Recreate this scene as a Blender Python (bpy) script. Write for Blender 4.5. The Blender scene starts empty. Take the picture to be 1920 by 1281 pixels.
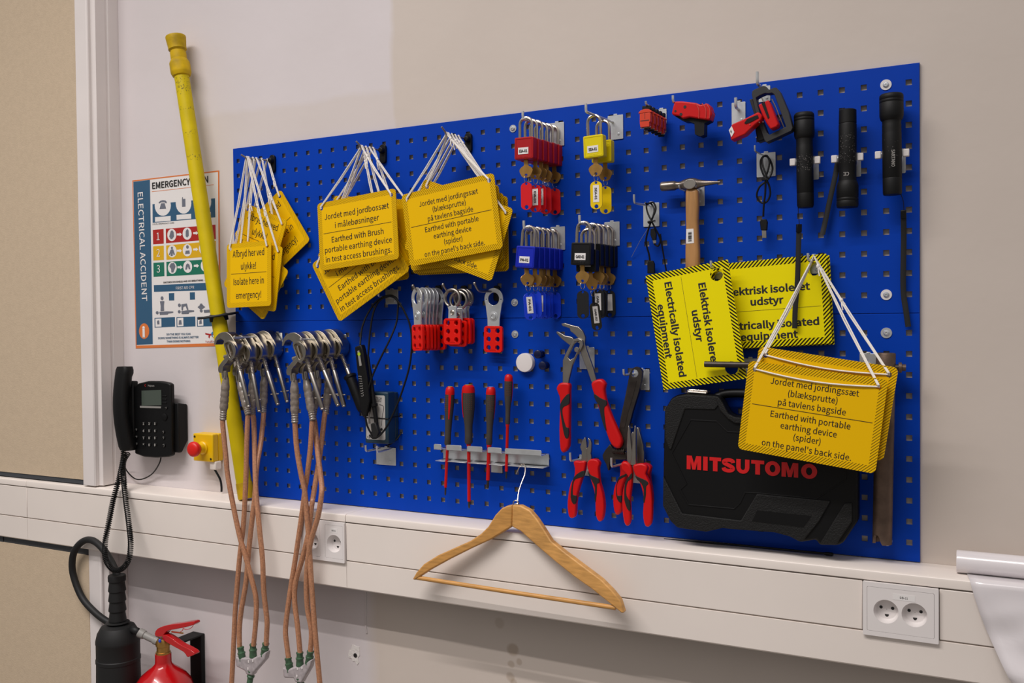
import bpy, bmesh, math, random
from mathutils import Vector, Matrix
from mathutils.geometry import tessellate_polygon
random.seed(11)
SC = bpy.context.scene
COL = SC.collection
PI = math.pi
R = math.radians

# ------------------------------------------------------------------ camera
CAM_POS = Vector((1.73262, -1.82268, 1.52502))
CAM_R = Matrix(((0.8883138829618877, 0.4591336146582064, -0.009734948796125093),
                (0.00043037101394641664, -0.02203038388358592, -0.9997572090096336),
                (-0.4592366058122587, 0.8880940187147031, -0.019767493650046535)))   # right, down, forward
FPX = 1749.31
cd = bpy.data.cameras.new('camera')
cam = bpy.data.objects.new('camera', cd)
COL.objects.link(cam)
cd.sensor_width = 36.0
cd.lens = FPX / 1920 * 36.0
cd.clip_start = 0.05
rx, dn, fw = CAM_R[0], -CAM_R[1], -CAM_R[2]
cam.matrix_world = Matrix(((rx[0], dn[0], fw[0], CAM_POS[0]), (rx[1], dn[1], fw[1], CAM_POS[1]),
                           (rx[2], dn[2], fw[2], CAM_POS[2]), (0, 0, 0, 1)))
SC.camera = cam

# ------------------------------------------------------------------ light of the room
SC.view_settings.view_transform = 'Standard'
SC.view_settings.look = 'None'
SC.view_settings.exposure = 0.0
SC.view_settings.gamma = 1.0
SC.view_settings.use_curve_mapping = False
w = bpy.data.worlds.new('room_surroundings')
SC.world = w
w.use_nodes = True
bg = w.node_tree.nodes['Background']
tcw = w.node_tree.nodes.new('ShaderNodeTexCoord')       # dark floor, walls, bright ceiling of the hall around
spw = w.node_tree.nodes.new('ShaderNodeSeparateXYZ')
rmp = w.node_tree.nodes.new('ShaderNodeValToRGB')
w.node_tree.links.new(tcw.outputs['Generated'], spw.inputs[0])
mpw = w.node_tree.nodes.new('ShaderNodeMapRange')
mpw.inputs[1].default_value, mpw.inputs[2].default_value = -1, 1
w.node_tree.links.new(spw.outputs[2], mpw.inputs[0])
w.node_tree.links.new(mpw.outputs[0], rmp.inputs[0])
el = rmp.color_ramp.elements
el[0].position, el[0].color = 0.30, (0.30, 0.285, 0.275, 1)
el[1].position, el[1].color = 0.80, (1.40, 1.34, 1.31, 1)
e2 = el.new(0.52); e2.color = (0.62, 0.595, 0.58, 1)
w.node_tree.links.new(rmp.outputs[0], bg.inputs[0])
bg.inputs[1].default_value = 0.34

def tube_light(name, y, power):
    l = bpy.data.lights.new(name, 'AREA')
    l.shape = 'RECTANGLE'
    l.size, l.size_y = 3.2, 0.06
    l.energy = power
    l.color = (1.0, 0.95, 0.925)
    o = bpy.data.objects.new(name, l)
    COL.objects.link(o)
    o.location = (0.1, y, 4.2)
    l.spread = R(138)          # louvred fittings
    return o
tube_light('ceiling_tube_light', -2.01, 62)
tube_light('ceiling_tube_light', -2.56, 62)

# ------------------------------------------------------------------ helpers
def P(x, y, d=0.0):
    """the place in the room seen at photo pixel x, y, on the upright plane d metres in front of the pegboard"""
    v = Vector(((x - 960) / FPX, (y - 640.5) / FPX, 1.0))
    v = CAM_R.transposed() @ v
    return CAM_POS + v * ((-d - CAM_POS.y) / v.y)

def ZM(x0, y0, s):
    return lambda x, y: (x0 + x / s, y0 + y / s)

def lin(c):
    return c / 12.92 if c <= 0.04045 else ((c + 0.055) / 1.055) ** 2.4

def rgb(h):
    return tuple(lin(int(h[i:i + 2], 16) / 255) for i in (0, 2, 4)) + (1.0,)

MATS = {}
def pm(name, h, rough=0.5, metal=0.0, noise=None, bump=None, spec=0.5, coat=0.0, alpha=None, trans=0.0, stretch=None):
    """a principled material; noise = (scale, amount of colour change), bump = (scale, height)"""
    m = bpy.data.materials.new(name)
    m.use_nodes = True
    nt = m.node_tree
    b = nt.nodes['Principled BSDF']
    c = rgb(h)
    b.inputs['Base Color'].default_value = c
    b.inputs['Roughness'].default_value = rough
    b.inputs['Metallic'].default_value = metal
    b.inputs['Specular IOR Level'].default_value = spec
    b.inputs['Coat Weight'].default_value = coat
    b.inputs['Transmission Weight'].default_value = trans
    if alpha is not None:
        b.inputs['Alpha'].default_value = alpha
    tc = mp = None
    if noise or bump:
        tc = nt.nodes.new('ShaderNodeTexCoord')
        mp = nt.nodes.new('ShaderNodeMapping')
        nt.links.new(tc.outputs['Object'], mp.inputs[0])
        if stretch:
            mp.inputs['Scale'].default_value = stretch
    if noise:
        n = nt.nodes.new('ShaderNodeTexNoise')
        n.inputs['Scale'].default_value = noise[0]
        n.inputs['Detail'].default_value = 6
        nt.links.new(mp.outputs[0], n.inputs['Vector'])
        mr = nt.nodes.new('ShaderNodeMapRange')
        mr.inputs[1].default_value, mr.inputs[2].default_value = 0.3, 0.7
        mr.inputs[3].default_value, mr.inputs[4].default_value = 1 - noise[1], 1 + noise[1] * 0.6
        nt.links.new(n.outputs[0], mr.inputs[0])
        mx = nt.nodes.new('ShaderNodeMix')
        mx.data_type = 'RGBA'; mx.blend_type = 'MULTIPLY'
        mx.inputs[0].default_value = 1.0
        mx.inputs[6].default_value = c
        nt.links.new(mr.outputs[0], mx.inputs[7])
        nt.links.new(mx.outputs[2], b.inputs['Base Color'])
    if bump:
        n2 = nt.nodes.new('ShaderNodeTexNoise')
        n2.inputs['Scale'].default_value = bump[0]
        n2.inputs['Detail'].default_value = 4
        nt.links.new(mp.outputs[0], n2.inputs['Vector'])
        bp = nt.nodes.new('ShaderNodeBump')
        bp.inputs['Strength'].default_value = bump[1]
        bp.inputs['Distance'].default_value = 0.002
        nt.links.new(n2.outputs[0], bp.inputs['Height'])
        nt.links.new(bp.outputs[0], b.inputs['Normal'])
    MATS[name] = m
    return m

class Geo:
    """collects shapes in one bmesh"""
    def __init__(s):
        s.bm = bmesh.new()
        s.mi = 0
    def face(s, vs):
        try:
            f = s.bm.faces.new(vs)
            f.material_index = s.mi
            return f
        except ValueError:
            return None
    def box(s, lo, hi, M=None):
        lo, hi = Vector(lo), Vector(hi)
        v = []
        for k in range(8):
            p = Vector((hi.x if k & 1 else lo.x, hi.y if k & 2 else lo.y, hi.z if k & 4 else lo.z))
            v.append(s.bm.verts.new(M @ p if M else p))
        for f in ((0, 1, 3, 2), (4, 6, 7, 5), (0, 4, 5, 1), (2, 3, 7, 6), (0, 2, 6, 4), (1, 5, 7, 3)):
            s.face([v[i] for i in f])
        return s
    def cbox(s, c, size, M=None):
        c, h = Vector(c), Vector(size) / 2
        return s.box(c - h, c + h, M)
    def rings(s, rings, closed=False, caps=True):
        vr = [[s.bm.verts.new(p) for p in r] for r in rings]
        n = len(vr[0])
        m = len(vr)
        for i in range(m if closed else m - 1):
            a, b = vr[i], vr[(i + 1) % m]
            for j in range(n):
                s.face((a[j], a[(j + 1) % n], b[(j + 1) % n], b[j]))
        if caps and not closed:
            s.face(vr[0][::-1])
            s.face(vr[-1])
        return s
    def tube(s, pts, r, n=8, closed=False, caps=True, flat=1.0, up=None):
        pts = [Vector(p) for p in pts]
        m = len(pts)
        rs = r if isinstance(r, (list, tuple)) else [r] * m
        tans = []
        for i in range(m):
            a = pts[(i - 1) % m] if (closed or i > 0) else pts[i]
            b = pts[(i + 1) % m] if (closed or i < m - 1) else pts[i]
            t = b - a
            tans.append(t.normalized() if t.length > 1e-9 else Vector((0, 0, 1)))
        ref = Vector(up) if up else (Vector((0, 1, 0)) if abs(tans[0].y) < 0.9 else Vector((1, 0, 0)))
        nrm = (ref - tans[0] * ref.dot(tans[0])).normalized()
        out = []
        for i in range(m):
            t = tans[i]
            nrm = (nrm - t * nrm.dot(t))
            nrm = nrm.normalized() if nrm.length > 1e-9 else t.orthogonal().normalized()
            bn = t.cross(nrm)
            out.append([pts[i] + (nrm * math.cos(2 * PI * k / n) * flat + bn * math.sin(2 * PI * k / n)) * rs[i] for k in range(n)])
        return s.rings(out, closed, caps)
    def lathe(s, prof, M, n=24, caps=True):
        """prof = [(radius, height)], turned about the local z axis of M"""
        out = []
        for r, h in prof:
            out.append([M @ Vector((r * math.cos(2 * PI * k / n), r * math.sin(2 * PI * k / n), h)) for k in range(n)])
        return s.rings(out, False, caps)
    def plate(s, loops, t, f):
        """outer loop and holes of 2d points, f(u, v, w) gives the place, w runs from 0 (front) to t (back)"""
        flat = [[Vector((u, v, 0)) for u, v in l] for l in loops]
        tris = tessellate_polygon(flat)
        pts = [p for l in flat for p in l]
        fr = [s.bm.verts.new(f(p.x, p.y, 0.0)) for p in pts]
        if t:
            bk = [s.bm.verts.new(f(p.x, p.y, t)) for p in pts]
        if len(loops) == 1:
            s.face(fr)
            if t:
                s.face(bk[::-1])
        else:
            for a, b, c in tris:
                s.face((fr[a], fr[b], fr[c]))
                if t:
                    s.face((bk[c], bk[b], bk[a]))
        if t:
            o = 0
            for l in flat:
                k = len(l)
                for i in range(k):
                    j = (i + 1) % k
                    s.face((fr[o + i], bk[o + i], bk[o + j], fr[o + j]))
                o += k
        return s
    def ball(s, c, r, M=None, n=16, m=10):
        c = Vector(c)
        rr = r if isinstance(r, (tuple, list)) else (r, r, r)
        out = []
        for i in range(m + 1):
            a = PI * (i + 0.02) / (m + 0.04)
            ring = []
            for k in range(n):
                b = 2 * PI * k / n
                p = c + Vector((rr[0] * math.sin(a) * math.cos(b), rr[1] * math.sin(a) * math.sin(b), -rr[2] * math.cos(a)))
                ring.append(M @ p if M else p)
            out.append(ring)
        return s.rings(out)

MW = {}     # where each thing stands, before the depsgraph knows
def link(name, data, parent=None):
    o = bpy.data.objects.new(name, data)
    COL.objects.link(o)
    if parent is not None:
        o.parent = parent
        MW[o.name] = MW[parent.name]
    else:
        MW[o.name] = Matrix.Identity(4)
    return o

def tag(o, label=None, cat=None, group=None, kind=None):
    if label: o['label'] = label
    if cat: o['category'] = cat
    if group: o['group'] = group
    if kind: o['kind'] = kind
    return o

def thing(name, label, cat, M=(0, 0, 0), group=None):
    o = link(name, None)
    if not isinstance(M, Matrix):
        M = Matrix.Translation(Vector(M))
    o.matrix_world = M
    MW[o.name] = M.copy()
    o.empty_display_size = 0.02
    return tag(o, label, cat, group)

def obj(name, g, mat, parent=None, local=False, smooth=35, bev=0, seg=2, bang=40, sub=0, fix=True):
    """links the shapes in g as ONE mesh object; points are in room coordinates unless local"""
    me = bpy.data.meshes.new(name)
    bm = g.bm if isinstance(g, Geo) else g
    if parent is not None and not local:
        bm.transform(MW[parent.name].inverted())
    if fix:
        bmesh.ops.recalc_face_normals(bm, faces=bm.faces[:])
    bm.to_mesh(me)
    bm.free()
    for m in (mat if isinstance(mat, (list, tuple)) else [mat]):
        me.materials.append(m)
    if smooth:
        me.polygons.foreach_set('use_smooth', [True] * len(me.polygons))
        me.set_sharp_from_angle(angle=R(smooth))
    o = link(name, me, parent)
    if bev:
        md = o.modifiers.new('edge_rounding', 'BEVEL')
        md.width = bev
        md.segments = seg
        md.limit_method = 'ANGLE'
        md.angle_limit = R(bang)
        if smooth and seg > 1:
            md.harden_normals = False
    if sub:
        md = o.modifiers.new('soften', 'SUBSURF')
        md.levels = md.render_levels = sub
    return o

def frame(loc, roll=0, yaw=0, pitch=0):
    """local x right along the wall, z up, -y towards the room"""
    return (Matrix.Translation(Vector(loc)) @ Matrix.Rotation(R(yaw), 4, 'Z') @ Matrix.Rotation(R(pitch), 4, 'X')
            @ Matrix.Rotation(-R(roll), 4, 'Y'))

def along(a, b):
    """a frame at a whose z axis points to b"""
    a, b = Vector(a), Vector(b)
    return Matrix.Translation(a) @ (b - a).to_track_quat('Z', 'Y').to_matrix().to_4x4()

def spline(pts, n=6, closed=False):
    pts = [Vector(p) for p in pts]
    m = len(pts)
    out = []
    for i in range(m if closed else m - 1):
        g = (lambda k: pts[k % m]) if closed else (lambda k: pts[max(0, min(m - 1, k))])
        p0, p1, p2, p3 = g(i - 1), g(i), g(i + 1), g(i + 2)
        for k in range(n):
            t = k / n
            out.append(0.5 * ((2 * p1) + (p2 - p0) * t + (2 * p0 - 5 * p1 + 4 * p2 - p3) * t * t + (3 * p1 - p0 - 3 * p2 + p3) * t ** 3))
    if not closed:
        out.append(pts[-1])
    return out

def rrect(w, h, r, n=4, cx=0, cy=0):
    out = []
    for sx, sy, a0 in ((1, 1, 0), (-1, 1, 90), (-1, -1, 180), (1, -1, 270)):
        for k in range(n + 1):
            a = R(a0 + 90 * k / n)
            out.append((cx + sx * (w / 2 - r) + r * math.cos(a), cy + sy * (h / 2 - r) + r * math.sin(a)))
    return out

def circ(cx, cy, r, n=16, ry=None):
    return [(cx + r * math.cos(2 * PI * k / n), cy + (ry or r) * math.sin(2 * PI * k / n)) for k in range(n)]

def smooth2(pts, n=3, closed=True):
    return [(p.x, p.y) for p in spline([Vector((a, b, 0)) for a, b in pts], n, closed)]

FL = lambda u, v, w: Vector((u, w, v))            # plate lying in the local x-z plane, front towards -y

def traced(d):
    """plate function for outlines given in photo pixels: front face d metres off the board, back face behind it"""
    def f(u, v, w):
        p = P(u, v, d)
        return Vector((p.x, p.y + w, p.z))
    return f

FONT = None
try:
    import os
    FONT = bpy.data.fonts.load(os.path.join(bpy.utils.system_resource('DATAFILES', path='fonts'), 'Noto Sans CJK Regular.woff2'))
except Exception:
    FONT = None
_em = []
def em_scale():
    """how much the font must grow for capitals 0.72 of its size"""
    if not _em:
        cu = bpy.data.curves.new('lettering', 'FONT')
        if FONT: cu.font = FONT
        cu.body = 'H'
        o = bpy.data.objects.new('lettering', cu)
        COL.objects.link(o)
        me = bpy.data.meshes.new_from_object(o.evaluated_get(bpy.context.evaluated_depsgraph_get()))
        ys = [v.co.y for v in me.vertices]
        _em.append(0.72 / (max(ys) - min(ys)))
        bpy.data.objects.remove(o); bpy.data.curves.remove(cu); bpy.data.meshes.remove(me)
    return _em[0]

def text_geo(g, s, size, M, width=None, bold=0.0, align='CENTER', xs=1.0, thick=0.00015):
    """adds the letters of s, lying in the x-z plane of M, to g; width stretches the line to that width"""
    cu = bpy.data.curves.new('lettering', 'FONT')
    cu.body = s
    cu.size = size = size * em_scale()
    cu.align_x = align
    cu.align_y = 'CENTER'
    if FONT: cu.font = FONT
    cu.bevel_depth = bold * size
    cu.bevel_resolution = 0
    cu.resolution_u = 2
    cu.extrude = thick
    o = bpy.data.objects.new('lettering', cu)
    COL.objects.link(o)
    dg = bpy.context.evaluated_depsgraph_get()
    me = bpy.data.meshes.new_from_object(o.evaluated_get(dg))
    x = [v.co.x for v in me.vertices]
    wd = (max(x) - min(x)) if x else 0
    if width and wd:
        xs = width / wd
    b2 = bmesh.new()
    b2.from_mesh(me)
    vm = {}
    for v in b2.verts:
        vm[v] = g.bm.verts.new(M @ Vector((v.co.x * xs, -v.co.z * (.3 if bold else 1), v.co.y)))
    for f in b2.faces:
        g.face([vm[v] for v in f.verts])
    b2.free()
    bpy.data.objects.remove(o)
    bpy.data.curves.remove(cu)
    bpy.data.meshes.remove(me)
    return xs

# ------------------------------------------------------------------ materials
def nmath(nt, op, a, b=None, c=None):
    n = nt.nodes.new('ShaderNodeMath')
    n.operation = op
    for i, v in enumerate((a, b, c)):
        if v is None: continue
        if isinstance(v, (int, float)): n.inputs[i].default_value = v
        else: nt.links.new(v, n.inputs[i])
    return n.outputs[0]

def ncolmix(nt, fac, a, b):
    n = nt.nodes.new('ShaderNodeMix')
    n.data_type = 'RGBA'
    for i, v in ((0, fac), (6, a), (7, b)):
        if isinstance(v, (tuple, float, int)): n.inputs[i].default_value = v
        else: nt.links.new(v, n.inputs[i])
    return n.outputs[2]

def nsep(nt):
    tc = nt.nodes.new('ShaderNodeTexCoord')
    s = nt.nodes.new('ShaderNodeSeparateXYZ')
    nt.links.new(tc.outputs['Object'], s.inputs[0])
    return tc, s.outputs[0], s.outputs[1], s.outputs[2]

def nnoise(nt, tc, scale, detail=4):
    n = nt.nodes.new('ShaderNodeTexNoise')
    n.inputs['Scale'].default_value = scale
    n.inputs['Detail'].default_value = detail
    nt.links.new(tc.outputs['Object'], n.inputs['Vector'])
    return n.outputs[0]

WY = 0.0075                      # the wall face lies behind the pegboard
def wall_material():
    m = pm('painted_plaster', 'cfc3b8', 0.6)
    nt = m.node_tree
    b = nt.nodes['Principled BSDF']
    tc, x, y, z = nsep(nt)
    wob = nmath(nt, 'MULTIPLY', nmath(nt, 'SUBTRACT', nnoise(nt, tc, 9), 0.5), 0.03)
    xw = nmath(nt, 'ADD', x, wob)
    zw = nmath(nt, 'ADD', z, wob)
    xa, xb, zb, xc = P(735, 100, -WY).x, P(372, 240, -WY).x, P(500, 203, -WY).z, P(697, 1220, -WY).x
    def step(v, at, wd=0.008):
        n = nt.nodes.new('ShaderNodeMapRange')
        n.inputs[1].default_value, n.inputs[2].default_value = at - wd, at + wd
        nt.links.new(v, n.inputs[0])
        return n.outputs[0]
    low = nmath(nt, 'SUBTRACT', 1.0, step(zw, zb))
    mid = nmath(nt, 'MULTIPLY', nmath(nt, 'MULTIPLY', step(xw, xb, 0.02), low), 0.45)
    above = nmath(nt, 'MAXIMUM', step(xw, xa), mid)
    beneath = nmath(nt, 'SUBTRACT', 1.0, step(z, 0.95))
    lowright = step(xw, xc, 0.02)
    old = nmath(nt, 'ADD', nmath(nt, 'MULTIPLY', above, nmath(nt, 'SUBTRACT', 1.0, beneath)), nmath(nt, 'MULTIPLY', beneath, lowright))
    col = ncolmix(nt, old, rgb('d9d1d2'), rgb('d0c4ba'))
    bl = nt.nodes.new('ShaderNodeMapRange')
    bl.inputs[1].default_value, bl.inputs[2].default_value, bl.inputs[3].default_value, bl.inputs[4].default_value = 0.35, 0.7, 0.0, 0.10
    nt.links.new(nnoise(nt, tc, 3.2), bl.inputs[0])
    col = ncolmix(nt, bl.outputs[0], col, rgb('a89a8e'))
    for px, py, r, amt in ((938, 1167, 0.013, .22), (962, 1218, 0.015, .42), (958, 1246, 0.009, .34), (974, 1241, 0.008, .34), (955, 1272, 0.012, .34), (962, 1282, 0.01, .3)):
        p = P(px, py, -WY)
        dx = nmath(nt, 'SUBTRACT', xw, p.x)
        dz = nmath(nt, 'SUBTRACT', zw, p.z)
        dd = nmath(nt, 'SQRT', nmath(nt, 'ADD', nmath(nt, 'MULTIPLY', dx, dx), nmath(nt, 'MULTIPLY', dz, dz)))
        k = nt.nodes.new('ShaderNodeMapRange')
        k.inputs[1].default_value, k.inputs[2].default_value, k.inputs[3].default_value, k.inputs[4].default_value = r * .7, r * 1.15, amt, 0.0
        nt.links.new(dd, k.inputs[0])
        col = ncolmix(nt, k.outputs[0], col, rgb('8a6f4c'))
    nt.links.new(col, b.inputs['Base Color'])
    bp = nt.nodes.new('ShaderNodeBump')
    bp.inputs['Strength'].default_value = 0.35
    bp.inputs['Distance'].default_value = 0.004
    hh = nmath(nt, 'ADD', nmath(nt, 'MULTIPLY', nnoise(nt, tc, 7, 3), 0.8), nmath(nt, 'MULTIPLY', nnoise(nt, tc, 60, 3), 0.16))
    nt.links.new(hh, bp.inputs['Height'])
    nt.links.new(bp.outputs[0], b.inputs['Normal'])
    return m

M_WALL = wall_material()
M_PANEL = pm('fibre_board', 'c6b298', 0.85, noise=(90, .05), bump=(220, .3))
M_CASING = pm('casing_paint', 'e2dad7', 0.5, noise=(5, .05))
M_STRIP = pm('dark_strip', '3c3f44', 0.5)
M_TRUNK = pm('trunking_lacquer', 'eae0d8', 0.33, noise=(4, .04))
M_BLUE = pm('blue_powder_coat', '003cac', 0.45, spec=0.13, noise=(6, .10), bump=(900, .05))
M_ZINC = pm('zinc_plate', 'dfe2e4', 0.32, 0.75, noise=(25, .18))
M_STEEL = pm('brushed_steel', 'a8a29a', 0.36, 1.0, noise=(30, .15))
M_CHROME = pm('polished_steel', 'c8beb2', 0.2, 1.0)
M_ALU = pm('cast_aluminium', 'b3aca0', 0.30, 1.0, noise=(40, .12))
M_RUST = pm('brown_oxidised_steel', '6f5c50', 0.5, 0.65, noise=(35, .35), bump=(90, .3))
M_DARKSTEEL = pm('blackened_steel', '4a4440', 0.42, 0.8, noise=(40, .25))
M_BLACK = pm('black_plastic', '0b0b0c', 0.45, spec=.3, noise=(50, .15))
M_RUBBER = pm('black_rubber', '0e0e0f', 0.6)
M_MATTBLACK = pm('matt_black', '09090a', 0.55, spec=.3)
M_RED = pm('red_plastic', 'c81012', 0.38, spec=.3)
M_REDCOAT = pm('red_dip_coating', 'dc1408', 0.3, spec=.35)
M_DARKRED = pm('lock_red', 'a8141a', 0.42, spec=.3)
M_ORANGE = pm('orange_red_plastic', 'd23a18', 0.42)
M_LOCKYEL = pm('lock_yellow', 'e0cc00', 0.42, spec=.3)
M_LOCKBLUE = pm('lock_blue', '1426b0', 0.42, spec=.3)
M_LOCKBLK = pm('lock_black', '0d0d0f', 0.45, spec=.3)
M_TAGRED = pm('tag_red', 'd4121c', 0.32)
M_TAGYEL = pm('tag_yellow', 'ecc800', 0.32)
M_TAGBLU = pm('tag_blue', '0b39d0', 0.32)
M_TAGBLK = pm('tag_black', '161618', 0.36)
M_BRASS = pm('brass', 'b98e4e', 0.36, 0.85, noise=(60, .18))
M_WHITE = pm('white_plastic', 'e4dedc', 0.35)
M_PAPER = pm('white_paper', 'e6e2e0', 0.7)
M_INK = pm('black_ink', '1c1a1a', 0.6)
M_BROWNINK = pm('sign_ink', '1c1404', 0.6)
M_CORD = pm('white_cord', 'f2ece4', 0.8, bump=(900, .5))
M_YPOLE = pm('yellow_grp', 'd2ba00', 0.5, spec=.25, noise=(14, .12))
M_YCAP = pm('yellow_cap', 'c9a50c', 0.55, spec=.25, noise=(22, .4))
M_SAFEYEL = pm('box_yellow', 'e6b800', 0.35)
M_SAFERED = pm('button_red', 'd81a10', 0.4)
M_GREY = pm('grey_plastic', '8f8c88', 0.5)
M_BEECH = pm('beech', 'c9934f', 0.42, noise=(5, .22), stretch=(6, 6, 40), bump=(60, .05))
M_ASH = pm('pale_handle_wood', 'b5844e', 0.5, noise=(6, .2), stretch=(14, 14, 2))
M_CABLE = pm('copper_earthing_cable', 'b5805f', 0.45, noise=(260, .3), coat=.15)
M_CLEAR = pm('clear_smoky_sleeve', '857a70', 0.25, spec=.6, noise=(120, .35), coat=.5)
M_CLEARG = pm('clear_grey_moulding', 'aba2a4', 0.25, spec=.6, noise=(90, .25), coat=.4)
M_GREEN = pm('green_sleeve', '44644a', 0.35, noise=(120, .4))
M_FIRE = pm('extinguisher_red', 'b80d14', 0.2, coat=.6)
M_TEAL = pm('dark_teal_plastic', '1d3646', 0.42)
M_FILM = pm('white_plastic_film', 'dcd6d8', 0.22, spec=.6, coat=.4)
M_SCREEN = pm('grey_display', '49524a', 0.15)
M_DKGREY = pm('dark_grey_rubber', '3a3430', 0.6)
M_NAVY = pm('navy_plastic', '06103c', 0.2)
M_POSTBLUE = pm('print_blue', '2c5878', 0.5)
M_POSTRED = pm('print_red', 'ac1c18', 0.5)
M_POSTYEL = pm('print_yellow', 'dcab08', 0.5)
M_POSTGRN = pm('print_green', '127058', 0.5)
M_POSTORG = pm('print_orange', 'd9783a', 0.5)
M_POSTGRY = pm('print_grey', '6c707c', 0.5)
M_CASE = pm('black_case_plastic', '0a0a0b', 0.5, spec=.25)
M_CASETEX = pm('black_case_grained', '161616', 0.62, spec=.3, bump=(420, .8))
M_LIME = pm('lime_print', 'a8c020', 0.5)

# ------------------------------------------------------------------ the setting
def struct(name, g, mat, **k):
    o = obj(name, g, mat, **k)
    o['kind'] = 'structure'
    return o

g = Geo(); g.box((-0.455, WY, 0.0), (3.4, WY + 0.1, 2.95))
struct('wall_back', g, M_WALL, smooth=0)
g = Geo(); g.box((-2.3, -4.2, -0.05), (3.4, WY + 0.1, 0.0))
struct('floor', g, pm('grey_vinyl', '7b7671', 0.5, noise=(8, .1)), smooth=0)
# fibre board partition on the left, in two fields, with a dark strip above and below the trunking
g = Geo(); g.box((-2.3, -0.073, 1.1005), (-0.504, 0.1, 2.95)); g.box((-2.3, -0.073, 0.0), (-0.504, 0.1, 0.890))
struct('wall_left', g, M_PANEL, smooth=0)
g = Geo(); g.box((-2.3, -0.071, 1.088), (-0.504, 0.0, 1.1))
struct('trim_1', g, M_STRIP, smooth=0)
g = Geo(); g.box((-2.3, -0.071, 0.888), (-0.88, 0.0, 0.910)); g.box((-0.878, -0.069, 0.887), (-0.504, 0.0, 0.910))
struct('trim_2', g, M_STRIP, smooth=0)
def casing(z0, z1, y):
    g = Geo()
    prof = [(-.505, WY), (-.505, y), (-.459, y), (-.456, y + .003), (-.456, y + .012), (-.453, y + .014), (-.4435, y + .016),
            (-.4435, y + .048), (-.4455, y + .050), (-.4455, y + .056), (-.4435, y + .058), (-.4435, WY)]
    g.rings([[Vector((a, b, z)) for a, b in prof] for z in (z0, z1)])
    return g
struct('trim_3', casing(1.0885, 2.95, -.0845), M_CASING, bev=.0012)
struct('trim_4', casing(0.0, 0.9095, -.072), M_CASING, bev=.0012)
# painted-over filler ridge below the trunking
g = Geo(); p = P(686, 1140, -WY)
g.tube([(p.x, WY, .91), (p.x + .001, WY, .86), (p.x, WY, .79), (p.x + .002, WY, .778)], .003, 8)
struct('trim_5', g, M_WALL)
# knocked-out plaster with a drill hole
g = Geo(); p = P(665, 1227, -WY)
ring = [(p.x + math.cos(a) * r * .022, p.z + math.sin(a) * r * .03) for a, r in [(k * PI / 8, random.uniform(.5, 1.0)) for k in range(16)]]
g.plate([ring], .001, lambda u, v, w: Vector((u, WY - .0012 + w, v)))
chip = struct('trim_6', g, pm('bare_filler', 'e2dcd8', .8, bump=(120, 1.0)))
g = Geo(); g.plate([circ(p.x + .003, p.z - .002, .0055, 10)], .0006, lambda u, v, w: Vector((u, WY - .002 + w, v)))
obj('drill_hole', g, M_INK, chip)

# ------------------------------------------------------------------ cable trunking
TF = -0.083
t = thing('cable_trunking', 'long off-white cable trunking running along the wall below the blue pegboard', 'cable trunking', (0.5, 0, 1.0))
g = Geo()
for x0, x1 in ((-2.3, -.7495), (-.7485, .3935), (.3945, 3.3)):
    pr = [(WY - .0004, 1.0848), (TF + .004, 1.0848), (TF - .001, 1.0828), (TF - .002, 1.0788), (TF - .002, 1.0668), (TF + .004, 1.0648), (WY, 1.0648)]
    g.rings([[Vector((x, a, b)) for a, b in pr] for x in (x0, x1)])
obj('lid', g, M_TRUNK, t, bev=.001)
for x0, x1 in ((-2.3, -.7505), (-.74855, .2645), (.3935, 1.5255), (1.6495, 3.3)):
    g = Geo(); g.box((x0, TF, .9765), (x1, TF + .01, 1.0640))
    obj('front_cover', g, M_TRUNK, t, bev=.0015)
g = Geo()
for x0, x1 in ((-2.3, -.7495), (-.7485, .3935), (.3945, 3.3)):
    pr = [(WY, .910), (TF + .003, .910), (TF, .913), (TF, .9738), (TF + .004, .9748), (WY, .9748)]
    g.rings([[Vector((x, a, b)) for a, b in pr] for x in (x0, x1)])
obj('base_profile', g, M_TRUNK, t)
g = Geo(); g.box((-2.3, TF + .012, .91), (3.3, WY, 1.082))
obj('inner_channel', g, M_STRIP, t, smooth=0)

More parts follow.
